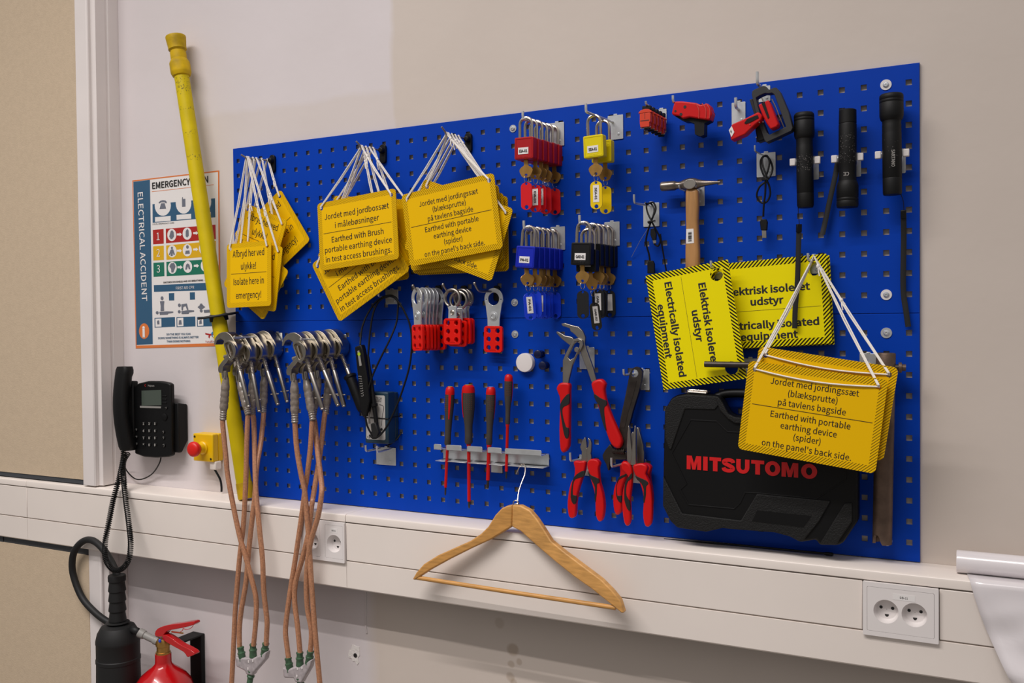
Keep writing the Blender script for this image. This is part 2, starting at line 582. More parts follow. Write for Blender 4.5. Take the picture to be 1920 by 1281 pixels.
# ------------------------------------------------------------------ the two pegboard panels
PITCH = .038
def holes(c, r, low=False):
    return Vector((c * PITCH, 0, 1.95 - (11.83 * PITCH if low else 0) - r * PITCH))
def pegboard(label, low):
    zt, zb = (1.9822, 1.5368) if not low else (1.5345, 1.0872)
    x0, x1 = -.0168, 1.6130
    t = thing('pegboard', label, 'pegboard', (0.8, 0, zb), 'blue pegboard panels')
    skip = {(c, r) for c in (21, 41) for r in (0, 10)}
    h = .0052
    xs = [x0]
    for c in range(43): xs += [c * PITCH - h, c * PITCH + h]
    xs.append(x1)
    zs = [zt]
    for r in range(11):
        z = holes(0, r, low).z
        zs += [z + h, z - h]
    zs.append(zb)
    g = Geo()
    bm = g.bm
    V = [[bm.verts.new((x, 0, z)) for z in zs] for x in xs]
    for i in range(len(xs) - 1):
        for j in range(len(zs) - 1):
            if i % 2 and j % 2 and (i // 2, j // 2) not in skip:
                q = [V[i][j], V[i + 1][j], V[i + 1][j + 1], V[i][j + 1]]
                b = [bm.verts.new(v.co + Vector((0, .0016, 0))) for v in q]
                for k in range(4):
                    g.face((q[k], q[(k + 1) % 4], b[(k + 1) % 4], b[k]))
            else:
                g.face((V[i][j], V[i][j + 1], V[i + 1][j + 1], V[i + 1][j]))
    n, m = len(xs) - 1, len(zs) - 1
    rim = [V[i][0] for i in range(n)] + [V[n][j] for j in range(m)] + [V[i][m] for i in range(n, 0, -1)] + [V[0][j] for j in range(m, 0, -1)]
    def off(v, o, y):
        return Vector((v.co.x + (o if v.co.x > x1 - 1e-5 else -o if v.co.x < x0 + 1e-5 else 0), y,
                       v.co.z + (o if v.co.z > zt - 1e-5 else -o if v.co.z < zb + 1e-5 else 0)))
    prev = rim
    for o_, y in ((.0007, .0007), (.0009, .002), (.0009, .0064)):
        nx = [bm.verts.new(off(v, o_, y)) for v in rim]
        for k in range(len(rim)):
            g.face((prev[k], prev[(k + 1) % len(rim)], nx[(k + 1) % len(rim)], nx[k]))
        prev = nx
    obj('sheet', g, M_BLUE, t, smooth=30, fix=False)
    for c in (21, 41):
        for r in (0, 10):
            p = holes(c, r, low)
            big = c == 41 and not low
            g = Geo(); g.lathe([(.0035, 0), (.0096 if c == 41 else .0082, 0), (.0096 if c == 41 else .0082, .0014), (.0035, .0014)], along(p, p + Vector((0, -1, 0))), 24)
            wsh = obj('washer', g, M_WHITE if big else M_ZINC, t)
            g = Geo(); g.lathe([(.0001, .001), (.0052, .001), (.0052, .0025), (.0036, .0042), (.0018, .0044), (.0016, .0028), (.0001, .0026)], along(p, p + Vector((0, -1, 0))), 16)
            obj('screw', g, M_ZINC, wsh)
    return t
pegboard('upper blue perforated steel panel holding signs, padlocks and torches', False)
pegboard('lower blue perforated steel panel holding pliers, screwdrivers and the black case', True)

# ------------------------------------------------------------------ power sockets in the trunking
def socket(label, cx, cz, w, h, wells, plates, text):
    t = thing('power_socket', label, 'power socket', (cx, TF, cz), 'power sockets in the trunking')
    f = lambda u, v, ww: Vector((cx + u, TF - .006 + ww, cz + v))
    g = Geo(); g.plate([rrect(w, h, .002)] + [rrect(pw, ph, .002, cx=px)[::-1] for px, pw, ph in plates], .008, f)
    obj('surround', g, M_WHITE, t, bev=.0008)
    for px, pw, ph in plates:
        g = Geo()
        f2 = lambda u, v, ww: Vector((cx + u, TF - .0058 + ww, cz + v))
        mine = [q for q in wells if abs(q[0] - px) < pw / 2]
        g.plate([rrect(pw - .0008, ph - .0008, .002, cx=px)] + [circ(a, b, .0205, 32) for a, b in mine], .004, f2)
        pl = obj('face_plate', g, M_WHITE, t, bev=.0005)
        for a, b in mine:
            c = Vector((cx + a, TF - .0055, cz + b))
            g = Geo()
            Mx = along(c, c + Vector((0, 1, 0)))
            rs = [[Mx @ Vector((r * math.cos(2 * PI * k / 32), r * math.sin(2 * PI * k / 32), hh)) for k in range(32)] for r, hh in ((.0207, 0), (.0190, .012), (.017, .0145), (.0005, .0145))]
            g.rings(rs, caps=False)
            wl = obj('socket_well', g, M_WHITE, pl, fix=False)
            g = Geo()
            fb = lambda u, v, ww: Vector((c.x + u, TF + .0086 + ww, c.z + v))
            for hx, hz in ((-.0095, .003), (.0095, .003)):
                g.plate([circ(hx, hz, .0028, 12)], .0004, fb)
            g.plate([[(-.0034, -.0085), (.0034, -.0085)] + [(.0034 * math.cos(a2), -.0085 - .0046 * math.sin(a2)) for a2 in (PI / 6, PI / 3, PI / 2, 2 * PI / 3, 5 * PI / 6)]], .0004, fb)
            obj('pin_hole', g, M_INK, wl)
    if text:
        tx, tz, wl_ = text
        g = Geo(); g.cbox((cx + tx, TF - .0059, cz + tz), (wl_, .0004, .0105))
        st = obj('sticker', g, M_PAPER, t)
        g = Geo(); text_geo(g, 'DB-11', .0048, Matrix.Translation((cx + tx, TF - .0063, cz + tz)))
        obj('lettering', g, M_INK, st)
socket('double white power socket at the right end of the trunking', 1.5878, 1.0174, .122, .0945,
       ((-.0228, -.002), (.0228, -.002)), ((0, .108, .078),), (.006, .026, .036))
socket('white power socket module half hidden behind the copper cables', .3293, 1.0176, .127, .0940,
       ((-.0335, -.004), (.0335, -.004)), ((-.0335, .052, .078), (.0335, .052, .078)), (.0335, .027, .02))

# ------------------------------------------------------------------ hooks
def black_hook(label, base, tip, group='long hooks with a black foot'):
    base, tip = Vector(base), Vector(tip)
    t = thing('pegboard_hook', label, 'hook', base, group)
    g = Geo()
    g.plate([rrect(.017, .044, .007)], .007, lambda u, v, w: Vector((base.x + u, -.007 + w, base.z - .008 + v)))
    g.lathe([(.0075, 0), (.0075, .008), (.005, .012)], along(base + Vector((0, -.005, 0)), base + Vector((0, -1, 0))), 16)
    obj('foot', g, M_BLACK, t, bev=.001)
    d = tip - base
    k = base + d * .82
    k.z = base.z + .001
    g = Geo(); g.tube(spline([base, base.lerp(k, .5), k, k.lerp(tip, .3) + Vector((0, 0, -.0005)), tip], 4), .0021, 8)
    obj('rod', g, M_STEEL, t)
    return lambda dd: base.lerp(k, min(1, dd / -k.y))

def zinc_hook(label, c, length=.05, up=.016, pw=.03, ph=.042, dx=0, group='zinc tool hooks', plate_at=(0, -.006), drop=0.0, r=.0024, twin=0):
    """flat zinc plate on the board with a rod that leaves it and turns up; c = where the rod meets the plate"""
    c = Vector(c)
    t = thing('tool_hook', label, 'hook', c, group)
    g = Geo()
    px, pz = plate_at
    g.plate([rrect(pw, ph, .0015, cx=px, cy=pz)], .0016, lambda u, v, w: Vector((c.x + u, -.0022 + w, c.z + v)))
    g.plate([rrect(.008, .004, .001, cx=px, cy=pz + ph / 2 + .001)], .004, lambda u, v, w: Vector((c.x + u, -.0022 + w, c.z + v)))
    pl = obj('plate', g, M_ZINC, t, bev=.0004)
    g = Geo(); g.lathe([(.0001, 0), (.0028, 0), (.0022, .0014), (.0001, .0016)], along((c.x + px + pw * .2, -.0022, c.z + pz - ph * .28), (c.x + px + pw * .2, -1, c.z + pz - ph * .28)), 10)
    obj('rivet', g, M_ZINC, pl)
    for s in ((-twin, twin) if twin else (0,)):
        g = Geo()
        a = c + Vector((s, -.001, 0))
        b = a + Vector((dx, -length, -drop))
        g.tube(spline([a, a.lerp(b, .5), b + Vector((-dx * .08, .006, 0)), b + Vector((0, 0, .003)), b + Vector((0, -.001, up))], 4), r, 8)
        obj('rod', g, M_ZINC, t)
    return t

# ------------------------------------------------------------------ hanging signs
def stripe_material(name, w, h, border, pitch, duty, base, dark, soft):
    m = pm(name, base, 0.4, spec=.2)
    nt = m.node_tree
    b = nt.nodes['Principled BSDF']
    tc, x, y, z = nsep(nt)
    e = nmath(nt, 'MAXIMUM', nmath(nt, 'SUBTRACT', nmath(nt, 'ABSOLUTE', x), w / 2 - border), nmath(nt, 'SUBTRACT', nmath(nt, 'ABSOLUTE', z), h / 2 - border))
    inb = nmath(nt, 'GREATER_THAN', e, 0.0)
    fr = nmath(nt, 'FRACT', nmath(nt, 'DIVIDE', nmath(nt, 'ADD', nmath(nt, 'SUBTRACT', x, z), 5.0), pitch))
    st = nmath(nt, 'LESS_THAN', fr, duty)
    front = nmath(nt, 'LESS_THAN', y, 0.0002)
    k = nmath(nt, 'MULTIPLY', nmath(nt, 'MULTIPLY', inb, st), front)
    k = nmath(nt, 'MULTIPLY', k, soft)
    c = ncolmix(nt, k, rgb(base), rgb(dark))
    nt.links.new(c, b.inputs['Base Color'])
    return m
SK = {
    'afbryd': dict(w=.145, h=.160, border=.012, ref=(0, .103), size=.0225, hole=.0045, inset=(.012, .013), rule=.475,
                   lines=(('Afbryd her ved', .155), ('ulykke!', .355), ('Isolate here in', .59), ('emergency!', .805))),
    'jordbos': dict(w=.230, h=.160, border=.0125, ref=(3, .196), size=.0178, hole=.0045, inset=(.0125, .0135), rule=.465,
                    lines=(('Jordet med jordbossæt', .215), ('i målebøsninger', .36), ('Earthed with Brush', .565), ('portable earthing device', .705), ('in test access brushings.', .845))),
    'jording': dict(w=.236, h=.162, border=.0125, ref=(6, .153), size=.0150, hole=.0048, inset=(.0135, .014), rule=.472,
                    lines=(('Jordet med jordingssæt', .18), ('(blæksprutte)', .29), ('på tavlens bagside', .40), ('Earthed with portable', .54), ('earthing device', .65), ('(spider)', .755), ("on the panel's back side.", .87))),
    'elektrisk': dict(w=.229, h=.166, border=.0125, ref=(2, .186), size=.0182, hole=.0128, inset=(.024, .026), rule=.575,
                      lines=(('Elektrisk isoleret', .335), ('udstyr', .465), ('Electrically isolated', .735), ('equipment', .865))),
}
for k_, q in SK.items():
    el = k_ == 'elektrisk'
    q['mat'] = stripe_material('sign_' + k_, q['w'], q['h'], q['border'], {'afbryd': .0046, 'jordbos': .0046, 'jording': .0055, 'elektrisk': .0075}[k_], .5 if el else .36,
                               'f2e200' if el else 'ecba00', '16130c' if el else '3c2c06', 1.0 if el else .5 if k_ == 'afbryd' else .8)

def sign(kind, label, loc, roll, yaw=0, pitch=0, rod=None, group=None, show=True, front_cord=False, knot=.45):
    q = SK[kind]
    x, d, z = loc
    M = frame((x, -d, z), roll, yaw, pitch)
    t = thing('hanging_sign', label, 'sign', M, group)
    w, h = q['w'], q['h']
    hx, hz = w / 2 - q['inset'][0], h / 2 - q['inset'][1]
    g = Geo()
    g.plate([rrect(w, h, .009 if kind != 'elektrisk' else .002, 5), circ(-hx, hz, q['hole'], 14), circ(hx, hz, q['hole'], 14)], .0022, FL)
    obj('board', g, q['mat'], t, local=True, smooth=0)
    if show:
        xs = text_geo(Geo(), q['lines'][q['ref'][0]][0], q['size'], Matrix.Identity(4), width=q['ref'][1])
        for half in (0, 1):
          g = Geo()
          for s, f in q['lines']:
            if (f > q['rule']) != bool(half): continue
            text_geo(g, s, q['size'], Matrix.Translation((0, -.00025, h * (.5 - f))), xs=xs, bold=.013 if kind == 'elektrisk' else .003)
          obj('lettering', g, M_BROWNINK if kind != 'elektrisk' else M_INK, t, local=True, smooth=0)
        g = Geo()
        g.cbox((0, -.0003, h * (.5 - q['rule'])), (w - 2 * q['border'] - .006, .0003, .0004 if kind == 'elektrisk' else .0009))
        obj('dividing_line', g, M_BROWNINK if kind != 'elektrisk' else M_INK, t, local=True, smooth=0)
    if rod is not None:
        A = M @ Vector((-hx, -.0016, hz))
        B = M @ Vector((hx, -.0016, hz))
        g = Geo()
        for s in (-.0017, .0017):
            o = Vector((0, s, 0))
            top = Vector(rod) + o
            pts = [A + (M.to_3x3() @ Vector((s * .6, .003 if front_cord else .0, -.001))), A + Vector((s * .6, -.0012, .003)), A.lerp(top, .5) + Vector((s, 0, -.001)),
                   top + Vector((-.0035, 0, -.004)), top + Vector((0, 0, .0038)), top + Vector((.0035, 0, -.004)),
                   B.lerp(top, .5) + Vector((s, 0, -.001)), B + Vector((s * .6, -.0012, .003)), B + (M.to_3x3() @ Vector((s * .6, .003 if front_cord else .0, -.001)))]
            g.tube(pts, .0014, 6)
        kp = B.lerp(Vector(rod), knot)
        g.ball(kp, (.0034, .0034, .0042), n=8, m=6)
        g.tube([kp, kp + Vector((.006, -.002, -.006)), kp + Vector((.008, -.002, -.015))], .0012, 6)
        g.tube([kp, kp + Vector((.001, -.003, -.008)), kp + Vector((.003, -.003, -.018))], .0012, 6)
        if front_cord:
            A2 = M @ Vector((-hx + .002, -.0016, hz)); B2 = M @ Vector((hx - .002, -.0016, hz))
            pts = [M @ Vector((-hx, .002, hz)), A2]
            for k in range(1, 8):
                f = k / 8
                pts.append(A2.lerp(B2, f) + Vector((0, -.001, -.007 * math.sin(PI * f))))
            pts += [B2, M @ Vector((hx, .002, hz))]
            g.tube(pts, .0015, 6)
        obj('cord', g, M_CORD, t)
    return t

GR = 'yellow earthing and isolation signs hanging on cords'
h1 = black_hook('leftmost long hook with a black foot, carrying the Afbryd her ved ulykke signs', P(513, 302, 0), P(452, 290, .075))
for lab, loc, roll, yaw, pitch in (
        ('front yellow Afbryd her ved ulykke sign, hanging upright in full view', (.0950, .070, 1.6512), 1.2, -.4, -2.5),
        ('Afbryd her ved ulykke sign whose right edge shows straight behind the upright front one', (.1100, .058, 1.6487), -9.5, 0, 0),
        ('Afbryd her ved ulykke sign turned on its corner, point hanging lowest', (.0960, .048, 1.6430), 55, 0, 0),
        ('Afbryd her ved ulykke sign with a rounded top corner left of the widest tilted one', (.0910, .028, 1.6930), 4.4, 0, 0),
        ('Afbryd her ved ulykke sign tilted to the right at the upper left of its bunch', (.0980, .040, 1.7328), -21, 0, 0),
        ('Afbryd her ved ulykke sign tilted far to the left, sticking out right of its bunch', (.1375, .014, 1.7571), 34.9, 0, 0)):
    sign('afbryd', lab, loc, roll, yaw, pitch, h1(loc[1]), GR)
h2 = black_hook('middle long hook with a black foot, carrying the Jordet med jordbossæt signs', P(720, 283, 0), P(668, 265, .076))
for k, (lab, loc, roll, yaw, pitch) in enumerate((
        ('front Jordet med jordbossæt sign, nearly level, fully readable', (.4300, .075, 1.7415), 4.6, -2.5, -2.5),
        ('Jordet med jordbossæt sign swung below the level front one, lower half readable', (.4240, .060, 1.6580), 30, 0, 0),
        ('Jordet med jordbossæt sign showing only a right corner behind the swung one', (.4330, .050, 1.6806), 29.3, 0, 0),
        ('Jordet med jordbossæt sign whose upper left edge peeks out above the front one', (.4430, .040, 1.7395), -6.5, 0, 0),
        ('rearmost Jordet med jordbossæt sign, a corner showing below the right end of the bunch', (.4185, .030, 1.6960), 6, 0, 0))):
    sign('jordbos', lab, loc, roll, yaw, pitch, h2(loc[1]), GR, show=k < 2, knot=.12 if k == 2 else .8)
h3 = black_hook('right long hook with a black foot, carrying the Jordet med jordingssæt signs', P(880, 262, 0), P(828, 238, .091))
for k, (lab, loc, roll) in enumerate((
        ('front Jordet med jordingssæt sign beside the red padlocks, fully readable', (.6848, .080, 1.7481), 7.4),
        ('Jordet med jordingssæt sign tilted right, words back side showing below the front one', (.6934, .069, 1.7300), -19.8),
        ('Jordet med jordingssæt sign showing a thin edge under the front sign', (.6783, .058, 1.7332), 3.7),
        ('Jordet med jordingssæt sign with a holed corner showing at upper right of the stack', (.6800, .047, 1.7220), 1.2),
        ('rearmost Jordet med jordingssæt sign, a sliver at the right end of the stack', (.6835, .036, 1.7175), .4))):
    sign('jording', lab, loc, roll, 0, 0, h3(loc[1]), GR, show=k < 2, knot=.9)

# electrically isolated equipment signs on zinc hooks
def edge_center(px, py, d, roll, u, v):
    p = P(px, py, d)
    q = frame((0, 0, 0), roll) @ Vector((u, 0, v))
    return (p.x - q.x, d, p.z - q.z)
c2 = edge_center(1549.5, 475.5, .024, 3.4, .1145, .083)
sign('elektrisk', 'yellow Elektrisk isoleret udstyr sign hanging level in landscape, black strap across it', c2, 3.4, rod=None, group='Elektrisk isoleret udstyr signs')
sign('elektrisk', 'second Elektrisk isoleret udstyr sign, an edge showing behind the level one', (c2[0] + .0035, .016, c2[2] - .0015), 2.9, group='Elektrisk isoleret udstyr signs', show=False)
sign('elektrisk', 'yellow Elektrisk isoleret udstyr sign hanging sideways with its lettering running downwards', (1.2179, .055, 1.5162), 8.9 - 90, group='Elektrisk isoleret udstyr signs')
p = P(1346, 503, .02)
zinc_hook('zinc hook through the hole of the sideways Elektrisk isoleret sign', (p.x, 0, p.z + .0), .068, .012, .02, .03, group='zinc tool hooks')
p = P(1521, 489, .03)
zinc_hook('zinc hook in the top corner of the level Elektrisk isoleret sign', (p.x, 0, p.z), .062, .012, .024, .034)
rodB = P(1527, 484, .045)
for k, (lab, loc, roll) in enumerate((
        ('front Jordet med jordingssæt sign in front of the black case, cord across its top', (1.4462, .135, 1.3580), -7.4),
        ('Jordet med jordingssæt sign peeking out behind the front one before the black case', (1.4599, .122, 1.3808), -8.7))):
    sign('jording', lab, loc, roll, 0, 0, rodB + Vector((0, -.006 * (1 - k), 0)), GR, front_cord=True, knot=.62 if k else .93, show=True)

# ------------------------------------------------------------------ padlocks and key tags
def padlock(label, c, mat, code, roll=0, yaw=0, group=None, maker='Master', plug=True):
    """c = centre of the front face of the body"""
    M = frame(c, roll, yaw)
    t = thing('padlock', label, 'padlock', M, group)
    w, h, th = .0425, .0445, .0188
    g = Geo(); g.plate([rrect(w, h, .003)], th, FL)
    body = obj('body', g, mat, t, local=True, bev=.0012)
    g = Geo()
    for lo, hi in (((-.0185, -.0006, .0185), (.0185, 0, .0195)), ((-.0185, -.0006, -.0195), (.0185, 0, -.0185)), ((-.0185, -.0006, -.0185), (-.0175, 0, .0185)), ((.0175, -.0006, -.0185), (.0185, 0, .0185))):
        g.box(lo, hi)
    text_geo(g, maker, .0062, Matrix.Translation((0, -.0002, -.0162)), bold=.02)
    obj('moulded_rim', g, mat, body, local=True, smooth=0)
    g = Geo()
    z0, r, top = h / 2 - .004, .0138, .031
    pts = [(-r, th / 2, z0), (-r, th / 2, z0 + top)] + [(-r * math.cos(a), th / 2, z0 + top + r * math.sin(a)) for a in [PI * k / 10 for k in range(1, 10)]] + [(r, th / 2, z0 + top), (r, th / 2, z0)]
    g.tube(pts, .0031, 10)
    obj('shackle', g, M_CHROME, t, local=True)
    if code:
        g = Geo(); g.cbox((-.001, -.0003, -.0055), (.0232, .0004, .0135))
        st = obj('sticker', g, M_PAPER, t, local=True)
        g = Geo(); text_geo(g, code, .0074, Matrix.Translation((-.001, -.0007, -.0055)), width=.0185, bold=.02)
        obj('lettering', g, M_INK, st, local=True, smooth=0)
    return t

def key_fob(label, c, mat, code=None, roll=0, yaw=0, drop=0.0, group=None, kyaw=0, wt=.0245, paper=False, ry=0):
    """brass key in the lock with a split ring and a plastic fob; c = keyhole under the lock"""
    M = frame(c, roll, yaw)
    t = thing('key_with_tag', label, 'key tag', M, group)
    g = Geo()
    K = Matrix.Rotation(R(kyaw), 4, 'Z')
    f = lambda u, v, w: K @ Vector((u, -.001 + w, v))
    bow = smooth2([(-.0045, -.0065), (-.0105, -.0105), (-.0148, -.0170), (-.0118, -.0250), (-.0065, -.0315), (.0065, -.0315), (.0118, -.0250), (.0148, -.0170), (.0105, -.0105), (.0045, -.0065), (.0044, .006), (-.0044, .006)], 2)
    g.plate([bow, circ(0, -.0268, .0030, 12)], .0021, f)
    obj('key', g, M_BRASS, t, local=True, bev=.0003, seg=1)
    zr = -.0345 - drop * .3
    g = Geo()
    ring = [Vector((math.sin(R(ry)) * .0072 * math.cos(a), math.cos(R(ry)) * .0072 * math.cos(a), zr + .0072 * math.sin(a))) for a in [2 * PI * k / 18 for k in range(18)]]
    g.tube([Matrix.Rotation(R(28), 4, 'Z') @ p for p in ring], .0007, 6, closed=True)
    obj('split_ring', g, M_CHROME, t, local=True)
    zt = zr - .0045 - drop
    L = .0615
    out = [(wt / 2 * math.cos(a), zt - wt / 2 + wt / 2 * math.sin(a) * .8) for a in [PI * k / 10 for k in range(11)]] + [(-wt / 2 * math.cos(a), zt - L + wt / 2 - wt / 2 * math.sin(a) * .8) for a in [PI * k / 10 for k in range(11)]]
    g = Geo(); g.plate([out, circ(0, zt - .0058, .0026, 10), circ(0, zt - L + .0082, .0042, 12)], .0022, lambda u, v, w: K @ Vector((u, -.001 + w, v)))
    fb = obj('fob', g, mat, t, local=True, bev=.0004, seg=1)
    if paper or code:
        g = Geo(); g.box((-.0062, -.0016, zt - .0445), (.0062, -.0009, zt - .0105), K)
        sl = obj('paper_slip', g, M_PAPER, fb, local=True)
        if code:
            g = Geo(); text_geo(g, code, .006, K @ Matrix.Translation((0, -.0019, zt - .0275)) @ Matrix.Rotation(R(90), 4, 'Y'), width=.024, bold=.015)
            obj('lettering', g, M_INK, sl, local=True, smooth=0)
    return t

def lock_row(color, n, mat, tagmat, base, tip, code, spec, group, kgroup, first_d, step, hook_label):
    base, tip = Vector(base), Vector(tip)
    hx = {'red': -.007, 'blue': -.011, 'black': -.009, 'yellow': .007}[color]
    base.x += hx; tip.x += hx
    if color != 'yellow': base.z += .002
    zinc_hook(hook_label, base, -tip.y - .004, .016, .034, .05, dx=tip.x - base.x, plate_at=(.006, -.012), r=.0027)
    names = ['frontmost', 'second from the front', 'third from the front', 'fourth from the front', 'fifth from the front', 'last, closest to the panel,']
    for k in range(n):
        d = first_d - k * step
        rod = base.lerp(tip, d / -tip.y)
        roll, dz, tcode, tdrop, tpaper, tyaw, tdx = spec[k]
        sx, sz = {'red': (-.002, .009), 'blue': (-.002, .009), 'black': (-.002, .007), 'yellow': (.001, -.002)}[color]
        c = Vector((rod.x + sx, -d, base.z - (.0665 if color != 'yellow' else .0645) + dz + sz))
        who = names[k] if n > 2 else ('front one' if k == 0 else 'rear one')
        if n > 2:
            lab = '%s %s padlock in the row of six on one hook' % (color, who) if k else '%s padlock with the readable sticker %s, first in its row' % (color, code)
            tl = '%s fob and brass key of the %s %s padlock' % (color, who.rstrip(','), color)
        else:
            lab = 'yellow padlock with the readable sticker %s' % code if k == 0 else 'yellow padlock half hidden behind the front yellow one'
            tl = 'yellow fob with a white slip lettered SEA-01' if k == 0 else 'plain yellow fob behind the lettered yellow one'
        padlock(lab, c, mat, code if k == 0 else (code[:-1] + str(k + 1)), roll, 0, group)
        kz = c.z - .0222
        key_fob(tl, (c.x - math.sin(R(roll)) * -.022 + tdx, -d + .0105, kz - .0045), tagmat, tcode, tyaw * .12, 0, tdrop, kgroup, kyaw=tyaw, paper=tpaper, ry=40)

lock_row('red', 6, M_DARKRED, M_TAGRED, (.9045, 0, 1.9365), (.8900, -.124, 1.9385), 'EIA-01',
         ((-1, 0, None, 0, False, 4, 0), (0, -.001, 'EIA-03', .002, True, 0, .0085), (0, 0, 'EIA-02', .001, True, -4, .0095), (1, -.001, None, .002, False, 10, .006), (0, 0, None, 0, True, -14, 0), (-1, 0, None, .001, False, 8, .005)),
         'red padlocks hanging in a row', 'red key tags under the red padlocks', .117, .0202, 'zinc hook carrying the row of red padlocks')
lock_row('yellow', 2, M_LOCKYEL, M_TAGYEL, (1.0235, 0, 1.9395), (1.0110, -.116, 1.9455), 'SEA-01',
         ((2, .003, 'SEA-01', 0, True, 6, 0), (0, -.002, None, .001, False, 4, .004)), 'yellow padlocks', 'yellow key tags', .088, .034, 'zinc hook carrying the two yellow padlocks')
lock_row('blue', 6, M_LOCKBLUE, M_TAGBLU, (.9085, 0, 1.7150), (.8945, -.125, 1.7170), 'PA-01',
         ((-5, 0, 'PA-01', .004, True, 42, 0), (0, -.001, None, .0, False, 12, .005), (0, 0, 'PA-03', .001, True, -6, .007), (0, 0, None, .002, False, 6, .002), (1, 0, None, 0, False, -6, 0), (0, 0, None, .001, False, 6, .004)),
         'blue padlocks hanging in a row', 'blue key tags under the blue padlocks', .117, .0202, 'zinc hook carrying the row of blue padlocks')
lock_row('black', 6, M_LOCKBLK, M_TAGBLK, (1.0300, 0, 1.7180), (1.0175, -.130, 1.7210), 'OAR-01',
         ((-3, 0, None, .003, False, 3, 0), (-1, -.0125, 'OAR-02', .012, True, 58, .006), (0, 0, 'OAR-05', .001, True, 8, .010), (0, 0, 'OAR-04', .002, True, -8, .009), (0, 0, None, 0, True, -6, 0), (0, 0, None, .001, True, 14, .003)),
         'black padlocks hanging in a row', 'black key tags under the black padlocks', .121, .0208, 'zinc hook carrying the row of black padlocks')

# ------------------------------------------------------------------ lockout hasps
def hasp(label, c, roll, yaw, kind, group):
    """c = top inside of the jaw ring where it rests on its hook"""
    M = frame(c, roll, yaw)
    t = thing('lockout_hasp', label, 'lockout hasp', M, group)
    if kind == 'plate':
        ro, ri, cz = .0235, .0140, -.0140
        out = [(ro * math.cos(a), cz + ro * 1.02 * math.sin(a)) for a in [R(-28) + R(236) * k / 20 for k in range(21)]] + [(-.0155, -.058), (-.0150, -.078), (.0150, -.078), (.0155, -.058)]
        g = Geo()
        g.plate([out, circ(0, cz, ri, 22), circ(-.0185, cz - .001, .0014, 8), circ(.0185, cz - .001, .0014, 8)], .0032, FL)
        j = obj('jaw', g, M_ZINC, t, local=True, bev=.0006)
        g = Geo(); Mx = along((0, 0, -.052), (0, -1, -.052))
        g.lathe([(.0001, 0), (.0105, 0), (.0105, .0008), (.0072, .0012), (.0070, .003), (.004, .0034), (.0038, .0024), (.0001, .0024)], Mx, 20)
        obj('rivet', g, M_ZINC, j, local=True)
        zt = -.0735
    else:
        cz = -.0155
        g = Geo()
        for s in (1, -1):
            ring = [(s * .0205 * math.cos(a), .0012 * s + .0016, cz + .0190 * math.sin(a)) for a in [R(-62) + R(300) * k / 22 for k in range(23)]]
            g.tube(ring, .0030, 8)
        j = obj('jaw', g, M_STEEL, t, local=True)
        g = Geo()
        g.plate([[(-.0135, -.033), (.0135, -.033), (.0105, -.041), (.0115, -.062), (-.0115, -.062), (-.0105, -.041)]], .003, FL)
        k = obj('arm', g, M_ZINC, t, local=True, bev=.0006)
        g = Geo(); g.lathe([(.0020, .001), (.0052, 0), (.0055, .0012), (.0042, .0022), (.0022, .0012)], along((0, 0, -.0475), (0, -1, -.0475)), 18)
        obj('rivet', g, M_CHROME, k, local=True)
        zt = -.0600
    w, h = .0465, .0580
    z = zt - h / 2
    g = Geo()
    g.plate([rrect(w, h, .0075, 4, 0, z)] + [circ(a, z + b, .0056, 14) for a in (-.0112, .0112) for b in (-.0185, 0, .0185)], .0062, lambda u, v, ww: Vector((u, ww - .0015, v)))
    obj('grip', g, M_REDCOAT, t, local=True, bev=.0016)
    return t
GH = 'red coated lockout hasps on the panel'
def grey_hook(label, base, tip):
    base, tip = Vector(base), Vector(tip)
    t = thing('pegboard_hook', label, 'hook', base, 'short hooks of the lockout hasps')
    g = Geo()
    g.plate([rrect(.015, .034, .005)], .006, lambda u, v, w: Vector((base.x + u, -.006 + w, base.z - .004 + v)))
    obj('foot', g, M_BLACK, t, bev=.001)
    k = base.lerp(tip, .8); k.z = base.z
    g = Geo(); g.tube(spline([base + Vector((0, -.004, 0)), base.lerp(k, .5), k, tip], 4), .0024, 8); g.ball(tip, .0036, n=10, m=6)
    obj('rod', g, M_STEEL, t)
    return base, k
b, k = grey_hook('short hook with a black foot carrying the leftmost hasps', (.603, 0, 1.5995), (.5845, -.079, 1.6100))
for i in range(6):
    d = .068 - i * .0105
    q = b.lerp(k, d / -k.y)
    who = ('frontmost lockout hasp of the left bunch, seen edge-on with its face turned left', 'second lockout hasp of the left bunch', 'third lockout hasp of the left bunch', 'fourth lockout hasp of the left bunch', 'fifth lockout hasp of the left bunch', 'last lockout hasp of the left bunch, against the panel')[i]
    hasp(who, (q.x + (-.001, .004, .003, .004, .004, .004)[i], -d, q.z - .0026), (2, 0, 1, 0, -1, 2)[i], (-27, -25, -26, -26, -22, -6)[i], 'plate', GH)
b, k = grey_hook('short hook with a black foot carrying the middle hasps', (.671, 0, 1.5975), (.6560, -.068, 1.6110))
for i in range(4):
    d = .055 - i * .0125
    q = b.lerp(k, d / -k.y)
    who = ('frontmost lockout hasp of the middle bunch, its six holes facing the room', 'second lockout hasp of the middle bunch, hanging a little lower', 'third lockout hasp of the middle bunch', 'last lockout hasp of the middle bunch, against the panel')[i]
    hasp(who, (q.x + (.012, .018, .016, .014)[i], -d, q.z - .0005 - (0, .005, .0, .0)[i]), (0, -2, 1, 0)[i], (-6, 2, -8, -4)[i], 'ring', GH)
b, k = grey_hook('short hook with a black foot carrying one single hasp', (.755, 0, 1.5950), (.7385, -.073, 1.6110))
q = b.lerp(k, .3)
hasp('single lockout hasp hanging alone right of the other two bunches', (q.x + .006, -.022, q.z - .0025), -1, -2, 'plate', GH)

